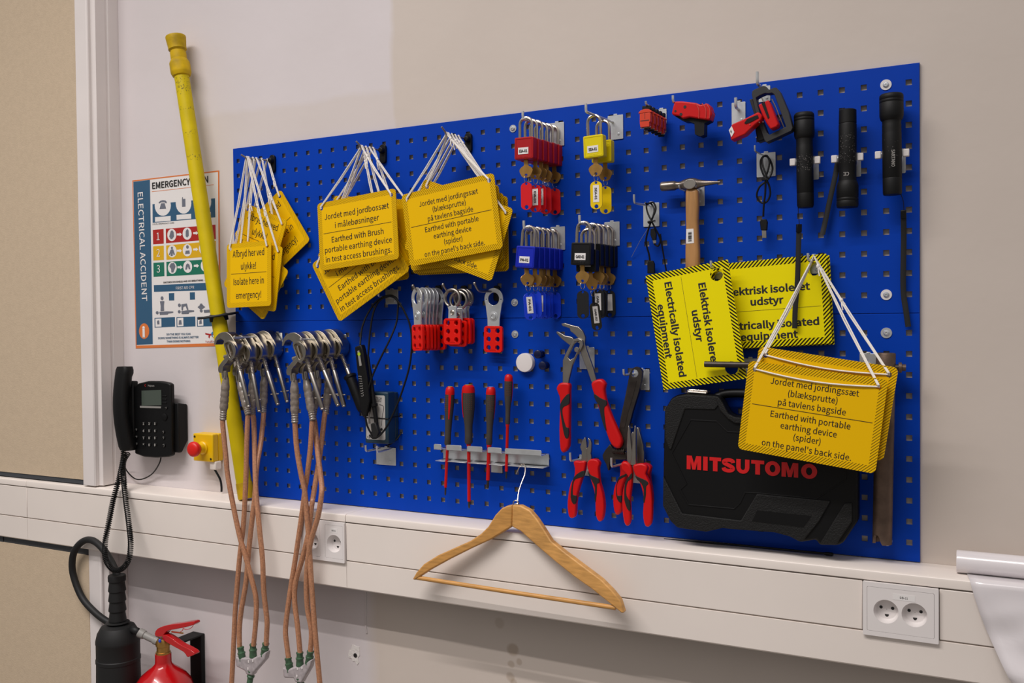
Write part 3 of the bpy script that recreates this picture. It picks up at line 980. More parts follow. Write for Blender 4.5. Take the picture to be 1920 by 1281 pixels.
# ------------------------------------------------------------------ pliers, wrench
def TR(z, pts, sm=0):
    q = [z(a, b) for a, b in pts]
    return smooth2(q, sm) if sm else q

def steel(name, z, outs, d, th, mat, parent, bev=.0012, sm=0, label=None):
    g = Geo()
    for o in outs:
        loops = o if isinstance(o[0][0], (tuple, list)) else [o]
        g.plate([TR(z, l, sm) for l in loops], th, traced(d))
    return obj(name, g, mat, parent, bev=bev, smooth=45)

def grip(z, out, inlay, d, th, parent, mat=None):
    g = Geo()
    g.plate([TR(z, out, 2)], th, traced(d))
    k = obj('grip', g, mat or M_RED, parent, bev=min(.0052, th * .42), seg=4, smooth=80, bang=50)
    if inlay:
        g = Geo()
        g.plate([TR(z, inlay, 2)], .004, traced(d + .0007))
        obj('soft_inlay', g, M_RUBBER, k, bev=.0006, smooth=60)
    return k

W_ = ZM(1030, 590, 4.419)
V_ = ZM(1040, 800, 6.405)
p = P(*W_(300, 330), 0)
zinc_hook('zinc hook behind the large water pump pliers', (p.x, 0, p.z + .004), .03, .004, .034, .046, plate_at=(.004, -.012))
t = thing('water_pump_pliers', 'large water pump pliers with red and black handles hanging open', 'pliers', P(*W_(230, 260), .03))
steel('right_arm', W_, [[(95, 75), (130, 70), (175, 85), (240, 100), (275, 135), (297, 190), (292, 240), (310, 300), (360, 440), (392, 556), (350, 566), (310, 455), (265, 340), (255, 300), (270, 250), (262, 215), (232, 190), (205, 160), (175, 140), (165, 112), (110, 95)]], .034, .007, M_STEEL, t)
steel('left_arm', W_, [[[(108, 590), (110, 380), (135, 320), (185, 225), (205, 203), (240, 193), (272, 212), (280, 250), (262, 290), (225, 335), (190, 420), (160, 545), (155, 590)],
                        [(150, 352), (200, 245), (225, 225), (250, 240), (246, 265), (205, 355), (172, 376)]]], .040, .007, M_STEEL, t)
steel('lower_jaw', W_, [[(55, 140), (72, 140), (130, 175), (185, 185), (212, 215), (170, 255), (105, 205), (60, 158)]], .032, .008, M_STEEL, t)
g = Geo(); c = P(*W_(228, 290), .041); g.lathe([(.0001, 0), (.0055, 0), (.0055, .002), (.0045, .003), (.0001, .003)], along(c, c + Vector((0, -1, 0))), 14)
obj('pivot', g, M_STEEL, t)
grip(W_, [(55, 615), (80, 572), (120, 564), (165, 575), (163, 640), (164, 760), (161, 960), (157, 1095), (112, 1147), (86, 1110), (78, 950), (85, 760), (80, 680)],
     [(162, 655), (120, 690), (90, 740), (90, 800), (110, 940), (130, 1020), (156, 1020), (158, 940), (138, 932), (114, 850), (107, 790), (122, 762), (162, 740)], .043, .016, t)
grip(W_, [(343, 575), (375, 545), (425, 535), (462, 575), (452, 620), (468, 720), (520, 860), (590, 1020), (597, 1070), (575, 1110), (530, 1100), (490, 1040), (440, 890), (390, 730), (362, 650)],
     [(366, 655), (420, 690), (470, 715), (472, 752), (456, 770), (456, 830), (472, 960), (455, 940), (425, 840), (408, 752), (384, 718)], .043, .016, t)

p = P(*W_(705, 490), 0)
zinc_hook('zinc hook through the eye of the black adjustable wrench', (p.x, 0, p.z), .05, .012, .034, .042, plate_at=(.016, -.012), dx=-.004)
t = thing('adjustable_wrench', 'black adjustable wrench hanging by its eye, jaw at the bottom', 'wrench', P(*W_(700, 490), .02))
g = Geo()
g.plate([TR(W_, [(668, 485), (690, 445), (715, 432), (745, 440), (768, 470), (765, 520), (740, 640), (690, 800), (655, 940), (640, 1040), (634, 1135), (568, 1125), (574, 980), (590, 860), (620, 720), (648, 580), (660, 515)]), TR(W_, circ(704, 488, 33, 16))], .010, traced(.028))
hd = obj('handle', g, M_DARKSTEEL, t, bev=.0015)
g = Geo(); g.plate([TR(W_, [(668, 560), (722, 552), (696, 660), (650, 820), (622, 940), (592, 935), (608, 830), (640, 680)])], .0012, traced(.0287))
obj('recessed_panel', g, pm('wrench_recess', '342c28', .55, .5, noise=(50, .3)), hd)
steel('fixed_jaw', V_, [[(572, 345), (600, 290), (662, 212), (700, 262), (720, 300), (860, 312), (862, 400), (680, 395), (662, 430), (652, 525), (640, 532), (615, 450), (580, 392)]], .027, .011, M_DARKSTEEL, t, bev=.0015)
g = Geo()
a, b = P(*V_(700, 290), .029), P(*V_(840, 300), .029)
g.lathe([(.0055 + .0012 * (k % 2), k * (b - a).length / 12) for k in range(13)], along(a, b), 14)
obj('worm_screw', g, M_DARKSTEEL, t)

p = P(*V_(385, 520), 0)
zinc_hook('zinc hook carrying the side cutters', (p.x - .016, 0, p.z + .022), .034, .018, .028, .044, plate_at=(.014, -.012), dx=-.006)
t = thing('side_cutters', 'side cutting pliers with red and black handles, left of the long nose pliers', 'pliers', P(*V_(385, 420), .03))
steel('left_jaw', V_, [[(302, 245), (330, 165), (365, 125), (380, 200), (383, 262), (402, 270), (402, 425), (290, 425), (320, 385), (322, 300)]], .034, .009, M_STEEL, t)
steel('right_jaw', V_, [[(383, 262), (400, 240), (405, 190), (398, 135), (425, 155), (441, 200), (437, 300), (430, 322), (437, 345), (440, 425), (385, 425)]], .036, .008, M_STEEL, t)
GL = [(220, 430), (250, 415), (300, 420), (360, 420), (360, 490), (345, 560), (310, 660), (270, 800), (250, 930), (245, 1040), (225, 1095), (190, 1100), (165, 1070), (150, 960), (160, 820), (190, 680), (230, 610), (238, 500)]
GLI = [(345, 530), (362, 560), (340, 605), (250, 632), (222, 700), (218, 820), (262, 830), (250, 925), (215, 925), (190, 850), (200, 730), (225, 615), (290, 555)]
GRR = [(390, 430), (430, 395), (500, 400), (535, 450), (520, 500), (525, 590), (535, 680), (570, 800), (590, 960), (575, 1090), (550, 1140), (520, 1135), (490, 1060), (485, 900), (470, 770), (430, 640), (410, 560), (390, 500)]
GRI = [(400, 550), (440, 588), (525, 625), (530, 680), (508, 692), (505, 800), (490, 910), (478, 860), (482, 735), (450, 660), (415, 600)]
grip(V_, GL, GLI, .042, .015, t)
grip(V_, GRR, GRI, .042, .015, t)

p = P(*V_(920, 470), 0)
zinc_hook('zinc hook carrying the long nose and combination pliers', (p.x - .006, 0, p.z + .006), .064, .018, .034, .05, plate_at=(.022, -.016), dx=-.012)
t = thing('combination_pliers', 'combination pliers with red handles hanging behind the long nose pliers', 'pliers', P(*V_(1000, 450), .02))
steel('left_jaw', V_, [[(905, 100), (940, 60), (985, 200), (985, 440), (905, 440)]], .026, .009, M_STEEL, t)
steel('right_jaw', W_, [[(720, 935), (738, 937), (780, 1095), (778, 1110), (784, 1140), (783, 1250), (725, 1250), (722, 1100)]], .028, .010, M_STEEL, t)
grip(V_, [(775, 470), (820, 415), (870, 430), (905, 470), (900, 540), (850, 640), (806, 760), (802, 900), (802, 1000), (775, 1050), (740, 1065), (710, 1020), (695, 900), (705, 760), (740, 660), (775, 600), (780, 520)],
     [(895, 545), (850, 600), (770, 640), (745, 720), (752, 830), (800, 830), (798, 910), (765, 900), (738, 830), (740, 700), (768, 610), (830, 580)], .030, .015, t)
grip(V_, [(990, 470), (1040, 440), (1110, 450), (1155, 495), (1140, 560), (1140, 640), (1160, 740), (1172, 900), (1150, 1000), (1110, 1000), (1080, 800), (1010, 600)], None, .030, .015, t)
t = thing('long_nose_pliers', 'long nose pliers with red and black handles in front of the combination pliers', 'pliers', P(*V_(920, 450), .05))
steel('left_jaw', W_, [[(655, 915), (663, 940), (670, 1010), (678, 1100), (700, 1200), (712, 1250), (650, 1250), (640, 1200), (638, 1080), (645, 980)]], .050, .009, M_STEEL, t, bev=.002)
steel('right_jaw', W_, [[(707, 915), (716, 940), (716, 1100), (719, 1250), (665, 1250), (680, 1160), (684, 1080), (692, 1000)]], .052, .008, M_STEEL, t, bev=.002)
grip(V_, [(800, 440), (850, 425), (905, 470), (925, 560), (922, 700), (900, 880), (908, 1100), (890, 1180), (860, 1195), (830, 1150), (808, 1000), (808, 830), (830, 700), (880, 600), (800, 520)],
     [(925, 560), (925, 620), (880, 660), (858, 740), (862, 830), (900, 900), (905, 1010), (870, 990), (835, 880), (835, 740), (850, 660), (890, 600)], .056, .013, t)
grip(V_, [(935, 480), (970, 455), (1040, 445), (1100, 470), (1110, 520), (1090, 570), (1120, 640), (1148, 720), (1168, 900), (1163, 1120), (1140, 1190), (1100, 1210), (1070, 1160), (1055, 1040), (1065, 880), (1040, 740), (1000, 640), (960, 580)],
     [(965, 590), (1010, 610), (1100, 650), (1125, 690), (1098, 720), (1095, 820), (1075, 920), (1062, 880), (1068, 760), (1035, 680), (990, 640)], .056, .013, t)

# ------------------------------------------------------------------ screwdriver shelf and screwdrivers
S_ = ZM(800, 690, 4.746)
a = P(*S_(150, 702), .003); b = P(*S_(1090, 880), .003)
zt, zb = P(*S_(150, 702), .003).z, P(*S_(150, 812), .003).z
zt -= .001
t = thing('tool_shelf', 'bent zinc screwdriver shelf with slots and upright tabs', 'tool shelf', ((a.x + b.x) / 2, 0, zb))
g = Geo(); g.box((a.x, -.0042, zb), (b.x, -.003, zt))
obj('back_plate', g, M_ZINC, t)
tabs = ((65, 131), (175, 311), (360, 496), (543, 667), (697, 1022))
xs = [(P(*S_(u, 690), .036).x, P(*S_(v, 690), .036).x) for u, v in tabs]
g = Geo()
for k, (u, v) in enumerate(xs):
    g.box((u, -.037, zt - .0012), (v, -.004, zt))
    g.plate([rrect(v - u, .0125, .003, 3, (u + v) / 2, zt + .0050)], .0012, lambda q, r_, w: Vector((q, -.037 + w, r_)))
g.box((a.x, -.012, zt - .0012), (b.x, -.004, zt))
obj('upper_flange', g, M_ZINC, t, bev=.0003, seg=1)
g = Geo()
g.box((a.x, -.012, zb), (b.x, -.004, zb + .0012))
for u, v in ((80, 165), (188, 350), (370, 530), (556, 690), (722, 1040)):
    x0, x1 = P(*S_(u, 840), .034).x, P(*S_(v, 840), .034).x
    g.box((x0, -.036, zb), (x1, -.004, zb + .0012))
obj('lower_flange', g, M_ZINC, t, bev=.0003, seg=1)
c = P(*S_(622, 905), .003)
g = Geo(); g.cbox((c.x, -.0015, c.z + .004), (.028, .0012, .022))
obj('fixing_clip', g, M_ZINC, t)
SH_Z, SH_X = (zt, zb), (a.x, b.x)

def screwdriver(label, top, tip, d, prof, shaft_r, f_handle, f_shaft, cap, strip, ang=0):
    a, b = P(*S_(*top), d), P(*S_(*tip), d)
    L = (b - a).length
    t = thing('screwdriver', label, 'screwdriver', b, 'insulated screwdrivers in the shelf')
    M = along(a, b)
    hp = [(r, f * L * f_handle) for r, f in prof]
    k = next(i for i, (r, f) in enumerate(prof) if f >= .13)
    g = Geo(); g.lathe(hp[:k + 1], M, 20)
    obj('handle_cap', g, M_RED, t)
    g = Geo(); g.lathe(hp[k:], M, 20)
    hd = obj('handle', g, M_DKGREY, t)
    # red strip along the handle, dimple field on it
    tow = M.inverted() @ CAM_POS
    az = math.atan2(tow.y, tow.x)
    def on(f, da, dr):
        i = max(j for j in range(len(prof)) if prof[j][1] <= f + 1e-9)
        j = min(i + 1, len(prof) - 1)
        (r0, f0), (r1, f1) = prof[i], prof[j]
        r = r0 + (r1 - r0) * ((f - f0) / (f1 - f0) if f1 > f0 else 0) + dr
        return M @ Vector((r * math.cos(az + da), r * math.sin(az + da), f * L * f_handle))
    for s0 in strip:
        g = Geo()
        rows = [[on(.13 + .42 * i / 10, s0 + e * .28 * (1 - .5 * i / 10), .0005) for e in (-1, 0, 1)] for i in range(11)]
        vs = [[g.bm.verts.new(p) for p in r] for r in rows]
        for i in range(10):
            for j in range(2):
                g.face((vs[i][j], vs[i][j + 1], vs[i + 1][j + 1], vs[i + 1][j]))
        obj('red_strip', g, M_RED, hd)
    g = Geo()
    for i in range(8):
        for j in range(4):
            p = on(.17 + .034 * i, (j - 1.5) * .34 + ang, .0001)
            g.ball(p, .00085, n=5, m=3)
    o = obj('dimple_field', g, pm('dimple_red', '6e3a24', .6) if 'dimple_red' not in MATS else MATS['dimple_red'], hd)
    g = Geo(); g.lathe([(.0001, -.0008), (prof[1][0] * .8, -.0008), (prof[1][0] * .8, .001), (.0001, .001)], M, 16)
    obj('end_mark', g, cap, hd)
    z0 = L * f_handle
    g = Geo(); g.lathe([(shaft_r * 1.25, z0 - .002), (shaft_r * 1.25, z0 + .004), (shaft_r, z0 + .006), (shaft_r * .95, L * f_shaft)], M, 14)
    obj('insulated_shaft', g, M_RED, t)
    g = Geo(); g.lathe([(shaft_r * .62, L * f_shaft - .001), (shaft_r * .62, L * .985), (shaft_r * .3, L)], M, 10)
    obj('tip', g, M_DARKSTEEL, t)
HP = lambda r, n: [(.0001, 0), (r * .62, 0), (r * .9, .03), (r, .09), (r, .13), (r, .28), (r * .93, .42), (r * .8, .55), (n, .68), (n * .93, .85), (n, .97), (n * .8, 1.0)]
screwdriver('leftmost insulated screwdriver in the shelf, red strip facing the room', (210, 168), (165, 1135), .030, HP(.0106, .0076), .0034, .535, .925, M_YCAP, (0,), 1.0)
screwdriver('thickest insulated screwdriver, second from the left in the shelf', (371, 152), (378, 1250), .030, HP(.0148, .0092), .0040, .475, .943, M_YCAP, (1.25,))
screwdriver('insulated screwdriver with a blue end mark, third from the left in the shelf', (573, 170), (543, 1075), .030, HP(.0108, .0072), .0044, .565, .915, pm('blue_mark', '6f86c8', .5), (-1.2,))
screwdriver('slim insulated screwdriver standing highest, rightmost in the shelf', (731, 60), (708, 985), .030, HP(.0092, .0056), .0034, .475, .93, M_RED, (-1.2,))

# ------------------------------------------------------------------ coat hanger
J_ = ZM(740, 850, 2.973)
def hang_d(x):
    k = min(1.0, abs(x - 962) / 205)
    return .088 + .036 * k ** .8
def hf(u, v, w):
    p = P(u, v, hang_d(u) + .008)
    return Vector((p.x, p.y + w, p.z))
t = thing('coat_hanger', 'wooden coat hanger hooked on the screwdriver shelf in front of the trunking', 'hanger', P(*J_(655, 300), .09))
LA = [(655, 290), (625, 294), (595, 308), (560, 345), (520, 410), (480, 450), (420, 490), (330, 530), (240, 570), (160, 620), (120, 665), (97, 705), (112, 708), (200, 650), (300, 595), (420, 535), (540, 480), (652, 410)]
RA = [(655, 290), (652, 410), (700, 435), (800, 525), (900, 610), (1000, 690), (1100, 760), (1200, 840), (1262, 892), (1278, 893), (1255, 820), (1210, 765), (1150, 705), (1050, 630), (950, 555), (870, 490), (830, 425), (790, 365), (750, 318), (700, 292)]
g = Geo(); g.plate([TR(J_, LA)], .016, hf)
obj('left_arm', g, M_BEECH, t, bev=.003, seg=3, smooth=50)
g = Geo(); g.plate([TR(J_, RA)], .016, hf)
obj('right_arm', g, pm('beech_light', 'd29c58', .42, noise=(5, .25), stretch=(6, 6, 34)), t, bev=.003, seg=3, smooth=50)
a, b = J_(118, 693), J_(1232, 862)
g = Geo(); g.tube([P(*a, .123), P((a[0] + b[0]) / 2, (a[1] + b[1]) / 2 + .5, .123), P(*b, .123)], .0047, 12)
obj('trouser_bar', g, M_BEECH, t)
zl = SH_Z[1]
wire = [P(*S_(797, 945), .031), P(*S_(815, 905), .032), P(*S_(835, 868), .034), P(*S_(856, 856), .037), P(*S_(876, 880), .041), P(*S_(873, 950), .052), P(*S_(840, 1035), .066), P(*S_(818, 1110), .078), P(*S_(806, 1215), .092)]
g = Geo(); g.tube(spline(wire, 4), .0015, 8)
obj('hook', g, M_CHROME, t)
c = P(*S_(795, 1207), .094)
g = Geo(); g.tube([c + Vector((.0065 * math.cos(a), 0, .0065 * math.sin(a))) for a in [2 * PI * k / 16 for k in range(16)]], .0012, 6, closed=True)
obj('eye', g, M_CHROME, t)

# ------------------------------------------------------------------ hammer
T_ = ZM(1180, 320, 6.405)
p = P(*T_(740, 235), 0)
zinc_hook('zinc twin hook carrying the hammer head', (p.x + .004, 0, p.z), .038, .006, .036, .042, plate_at=(.006, -.012), twin=.016)
t = thing('hammer', 'cross pein hammer with a pale wooden handle and a barcode sticker', 'hammer', P(*T_(740, 180), .03))
a, b = P(*T_(384, 192), .030), P(*T_(1092, 138), .030)
L = (b - a).length
g = Geo()
g.lathe([(r * .001, f * L) for r, f in ((.1, 0), (8.6, 0), (9.6, .02), (9.6, .235), (8.4, .25), (7.2, .29), (7.6, .34), (10.6, .40), (12.3, .47), (12.6, .52), (12.0, .57), (9.0, .64), (6.8, .70), (5.8, .745), (5.4, .76), (2.6, .97), (2.0, 1), (.1, 1))], along(a, b), 24)
obj('head', g, pm('hammer_steel', '8c8178', .3, .9, noise=(45, .3)), t)
c = P(*T_(722, 160), .0445)
g = Geo(); g.plate([circ(c.x, c.z, .0128, 24, .0098)], .004, lambda u, v, w: Vector((u, c.y + w, v)))
obj('eye_face', g, M_STEEL, t, bev=.001)
g = Geo(); g.plate([TR(T_, [(668, 215), (815, 215), (820, 400), (812, 600), (820, 780), (829, 950), (829, 1250), (664, 1250), (664, 950), (672, 700), (666, 400)])], .019, traced(.040))
obj('handle', g, M_ASH, t, bev=.0065, seg=4, smooth=60)
g = Geo(); g.plate([TR(T_, [(684, 703), (770, 697), (776, 870), (682, 877)])], .001, traced(.0405))
st = obj('sticker', g, M_PAPER, t)
g = Geo(); random.seed(3)
y = 738
while y < 852:
    h = random.choice((3, 5, 8))
    g.plate([TR(T_, [(706, y), (748, y - 3), (748, y + h - 3), (706, y + h)])], 0, traced(.0409))
    y += h + random.choice((3, 4, 6))
obj('barcode', g, M_INK, st, smooth=0)

# ------------------------------------------------------------------ torches in spring clips
U_ = ZM(1460, 160, 4.575)
def torch(label, top, bot, prof, d, txt=None, ridges=()):
    a, b = P(*U_(*top), d), P(*U_(*bot), d)
    L = (b - a).length
    M = along(a, b)
    t = thing('torch', label, 'torch', b, 'black torches in spring clips')
    head = prof[0]; body = prof[1]
    for nm, pr in (('head', head), ('barrel', body)):
        g = Geo(); g.lathe([(r * .001, f * L) for r, f in pr], M, 28)
        o = obj(nm, g, M_MATTBLACK, t)
        if nm == 'barrel': bar = o
    return t, M, L, bar
def scuffs(t, M, L, f0, f1, r, seed, n=60):
    random.seed(seed)
    tow = M.inverted() @ CAM_POS
    az = math.atan2(tow.y, tow.x)
    g = Geo()
    for i in range(n):
        a = az + random.uniform(-.9, .9); f = random.uniform(f0, f1)
        s = random.uniform(.0002, .0006); e = random.uniform(1, 2.5)
        q = [(a - s / r, f * L), (a + s / r, f * L + s), (a + s / r * .5, f * L + s * e), (a - s / r, f * L + s * e * .8)]
        g.face([g.bm.verts.new(M @ Vector(((r + .0002) * math.cos(x), (r + .0002) * math.sin(x), z))) for x, z in q])
    obj('scuff_marks', g, pm('worn_metal', '8c8886', .5) if 'worn_metal' not in MATS else MATS['worn_metal'], t, smooth=0)
def facing(M, L, f, r, roll):
    """a frame on the barrel, facing the room"""
    p = M @ Vector((0, 0, f * L))
    return Matrix.Translation(p + Vector((-.0, -r - .0006, 0))) @ Matrix.Rotation(R(roll), 4, 'Y')
H1 = [(.1, 0), (15.5, 0), (17.6, .015), (18.3, .03), (18.3, .05), (17.7, .055), (18.3, .06), (18.3, .08), (17.7, .085), (18.3, .09), (18.3, .235), (17.0, .262), (15.0, .275)]
t, M, L, bar = torch('left black torch in a clip, head up, long strap hanging over the yellow sign', (217, 238), (230, 1050),
              (H1, [(15, .27), (14.6, .35), (15.2, .36), (15.2, .52), (15.0, .60), (15.2, .62), (15.2, .845), (14.8, .85), (15.2, .86), (15.0, .975), (13.5, 1.0), (.1, 1.0)]), .036)
scuffs(bar, M, L, .44, .62, .0153, 5, 90)
t1 = t
t, M, L, bar = torch('middle black torch in a clip, head pointing down, strap slanting to the left', (592, 208), (590, 1048),
              ([(15.6, .73), (17.0, .745), (19.0, .78), (19.0, .90), (18.4, .905), (19.0, .912), (19.0, .93), (18.4, .935), (19.0, .942), (19.0, .98), (18.0, 1.0), (.1, 1.0)],
               [(.1, 0), (12, 0), (15, .01), (15.4, .14), (14.8, .145), (15.6, .16), (15.6, .56), (15.2, .57), (15.2, .70), (15.6, .735)]), .036)
scuffs(bar, M, L, .25, .55, .0157, 6, 110)
g = Geo(); text_geo(g, 'CE', .0085, facing(M, L, .672, .0152, 180), bold=.01, thick=.0001)
obj('lettering', g, M_GREY, bar, smooth=0)
t2 = t
t, M, L, bar = torch('right black torch in a clip, the largest, lettering along its barrel', (966, 78), (976, 940),
              ([(.1, 0), (18, 0), (19.8, .012), (20.2, .03), (20.2, .05), (19.6, .055), (20.2, .06), (20.2, .08), (19.6, .085), (20.2, .09), (20.2, .215), (18.6, .25), (16.2, .265)],
               [(16.2, .26), (15.6, .30), (16.2, .31), (15.8, .34), (16.2, .35), (15.8, .38), (16.2, .39), (16.2, .83), (15.7, .835), (16.2, .845), (16.0, .98), (15, 1.0), (.1, 1.0)]), .038)
scuffs(bar, M, L, .44, .75, .0163, 7, 14)
g = Geo(); text_geo(g, 'SARTANO', .0075, facing(M, L, .65, .0164, 90) @ Matrix.Translation((0, 0, .004)), width=.030, bold=.01, thick=.0001)
obj('lettering', g, M_GREY, bar, smooth=0)
t3 = t
def clip(label, c, r, rp):
    t = thing('spring_clip', label, 'clip', (c.x, 0, c.z), 'spring clips of the torches')
    g = Geo(); g.plate([rrect(.030, .044, .002, cx=c.x + rp, cz=0) if False else rrect(.030, .044, .002, cx=c.x + rp, cy=c.z - .009)], .0015, lambda u, v, w: Vector((u, -.0025 + w, v)))
    obj('plate', g, M_ZINC, t, bev=.0003, seg=1)
    g = Geo()
    pts = []
    for k in range(13):
        a = R(12 + 156 * k / 12)
        pts.append(Vector((c.x + (r + .0015) * math.cos(a), c.y + (r + .0015) * math.sin(a), c.z)))
    w = .0062
    for s in (1,):
        ringz = [[p + Vector((0, 0, -w)), p + Vector((0, 0, w))] for p in pts]
        vi = [[g.bm.verts.new(q) for q in rr] for rr in ringz]
        for i in range(12): g.face((vi[i][0], vi[i][1], vi[i + 1][1], vi[i + 1][0]))
    o = obj('spring', g, M_ZINC, t)
    md = o.modifiers.new('sheet', 'SOLIDIFY'); md.thickness = .0009
    g = Geo(); g.box((c.x - .004, c.y + r + .001, c.z - w), (c.x + .004, -.0022, c.z + w))
    obj('bridge', g, M_ZINC, t)
    for s in (-1, 1):
        g = Geo(); e = pts[-1] if s < 0 else pts[0]
        q = e + Vector((s * .0058, .002, 0))
        g.cbox(q, (.0105, .0075, .0135))
        obj('plastic_tip', g, M_WHITE, t, bev=.0015)
for (px, py), r, d, lab in (((222, 648), .0152, .036, 'left'), ((585, 620), .0156, .036, 'middle'), ((970, 585), .0162, .038, 'right')):
    clip('white tipped spring clip gripping the %s torch' % lab, P(*U_(px, py), d), r, .005)
def strap(parent, cordpts, flatpts, w=.0048, block=True):
    if cordpts:
        g = Geo(); g.tube(spline(cordpts, 4), .0007, 6)
        obj('cord', g, M_BLACK, parent)
    if block:
        a = flatpts[0]; b = (flatpts[1] - flatpts[0]).normalized()
        g = Geo(); g.cbox((0, 0, .004), (.0095, .0062, .015), along(a - b * .006, a + b))
        obj('strap_slide', g, M_BLACK, parent, bev=.001)
    g = Geo(); g.tube(spline(flatpts, 5), w, 8, flat=.22)
    obj('strap', g, M_RUBBER, parent)
strap(t1, [P(*U_(168, 1050), .036), P(*U_(170, 1110), .036), P(*U_(178, 1195), .038)], [P(1498, 430, .038), P(1497, 470, .036), P(1495, 530, .034), P(1491, 580, .033), P(1490, 616, .033)])
strap(t2, None, [P(1571, 300, .016), P(1566, 330, .016), P(1556, 375, .016), P(1548, 412, .017), P(1542, 440, .019)], block=False)
strap(t3, [P(*U_(1048, 935), .036), P(*U_(1070, 1000), .03), P(*U_(1075, 1100), .026)], [P(1694, 404, .026), P(1694.5, 450, .016), P(1693.5, 540, .009), P(1699, 585, .009), P(1703, 613, .009)])

# ------------------------------------------------------------------ cables on hooks
G_ = ZM(1160, 100, 3.05)
def ptube(z, pts, r, name, mat, parent, n=8, flat=1.0, k=5):
    """pts = (x, y, d) in the zoom frame z"""
    g = Geo(); g.tube(spline([P(*z(x, y), d) for x, y, d in pts], k), r, n, flat=flat)
    return obj(name, g, mat, parent)
p = P(*G_(838, 600), 0)
zinc_hook('zinc hook carrying the looped black USB cable beside the left torch', (p.x - .004, 0, p.z + .006), .05, .011, .036, .046, plate_at=(.006, -.019), dx=-.004, r=.0018)
t = thing('charging_cable', 'short black USB cable tied in a loop with its metal plug hanging down', 'cable', P(*G_(840, 600), .03))
ptube(G_, [(838, 715, .028), (815, 660, .026), (812, 615, .024), (828, 590, .022), (850, 592, .022), (870, 620, .024), (880, 660, .024), (868, 700, .026), (845, 730, .028), (805, 765, .026), (790, 815, .024), (812, 852, .022), (846, 850, .022), (867, 805, .024), (858, 750, .026), (838, 720, .029)], .0019, 'lead', M_BLACK, t)
ptube(G_, [(838, 715, .031), (856, 660, .03), (862, 615, .028), (845, 585, .026), (822, 600, .026), (826, 650, .030), (845, 700, .032), (850, 740, .03)], .0019, 'lead', M_BLACK, t)
ptube(G_, [(840, 730, .028), (838, 800, .026), (830, 870, .024), (827, 935, .022)], .0019, 'lead', M_BLACK, t)
g = Geo(); g.cbox((0, 0, .0), (.012, .008, .006), frame(P(*G_(838, 718), .029)))
g.tube([P(*G_(822, 712), .031), P(*G_(858, 724), .033)], .0013, 6)
obj('cable_tie', g, M_BLACK, t, bev=.001)
g = Geo(); g.plate([TR(G_, [(812, 948), (843, 948), (850, 965), (847, 1012), (812, 1012), (806, 965)])], .008, traced(.025))
pl = obj('plug', g, M_BLACK, t, bev=.0015)
g = Geo(); g.plate([TR(G_, [(818, 1012), (843, 1012), (845, 1056), (820, 1056)])], .0045, traced(.0235))
obj('metal_connector', g, M_STEEL, pl, bev=.0004)
p = P(*T_(300, 470), 0)
zinc_hook('zinc hook carrying the thin black cable left of the hammer', (p.x - .006, 0, p.z + .008), .062, .017, .034, .048, plate_at=(.0, -.018), dx=-.014, r=.0022)
t = thing('charging_cable', 'thin black cable tied in a loop left of the hammer, ends running behind the sign', 'cable', P(*T_(270, 450), .03))
ptube(T_, [(265, 600, .032), (225, 520, .03), (205, 440, .028), (215, 400, .026), (255, 395, .024), (285, 430, .024), (300, 480, .026), (285, 550, .028), (262, 610, .030), (225, 720, .026), (200, 840, .022), (215, 930, .02), (235, 1000, .018), (248, 1085, .016)], .0018, 'lead', M_BLACK, t)
ptube(T_, [(258, 600, .034), (300, 520, .032), (318, 450, .03), (290, 385, .028), (250, 388, .028), (215, 405, .032), (190, 385, .04)], .0018, 'lead', M_BLACK, t)
ptube(T_, [(268, 610, .032), (315, 700, .028), (360, 790, .024), (372, 850, .022), (345, 905, .020), (305, 885, .021), (290, 850, .022)], .0018, 'lead', M_BLACK, t)
ptube(T_, [(372, 760, .026), (388, 880, .022), (412, 1020, .018), (445, 1210, .014)], .0016, 'lead', M_BLACK, t)
g = Geo(); g.plate([TR(T_, [(225, 1085), (280, 1080), (298, 1120), (300, 1235), (215, 1235), (214, 1120)])], .007, traced(.02))
obj('plug', g, M_BLACK, t, bev=.001)
g = Geo(); g.plate([TR(T_, [(252, 700), (300, 690), (322, 760), (318, 830), (275, 838), (250, 770)])], .006, traced(.026))
pl = obj('micro_plug', g, M_BLACK, t, bev=.001)
g = Geo(); g.plate([TR(T_, [(278, 832), (316, 826), (322, 868), (290, 876)])], .003, traced(.0245))
obj('metal_connector', g, M_STEEL, pl)
g = Geo(); g.tube([P(*T_(220, 620), .034), P(*T_(310, 600), .034)], .0018, 6); g.ball(P(*T_(240, 620), .034), .0035, n=8, m=6)
obj('cable_tie', g, M_BLACK, t)
g = Geo(); g.tube([P(*T_(245, 660), .03), P(*T_(130, 840), .016), P(*T_(25, 1040), .004)], .0004, 5)
obj('tie_wire', g, M_GREY, t)

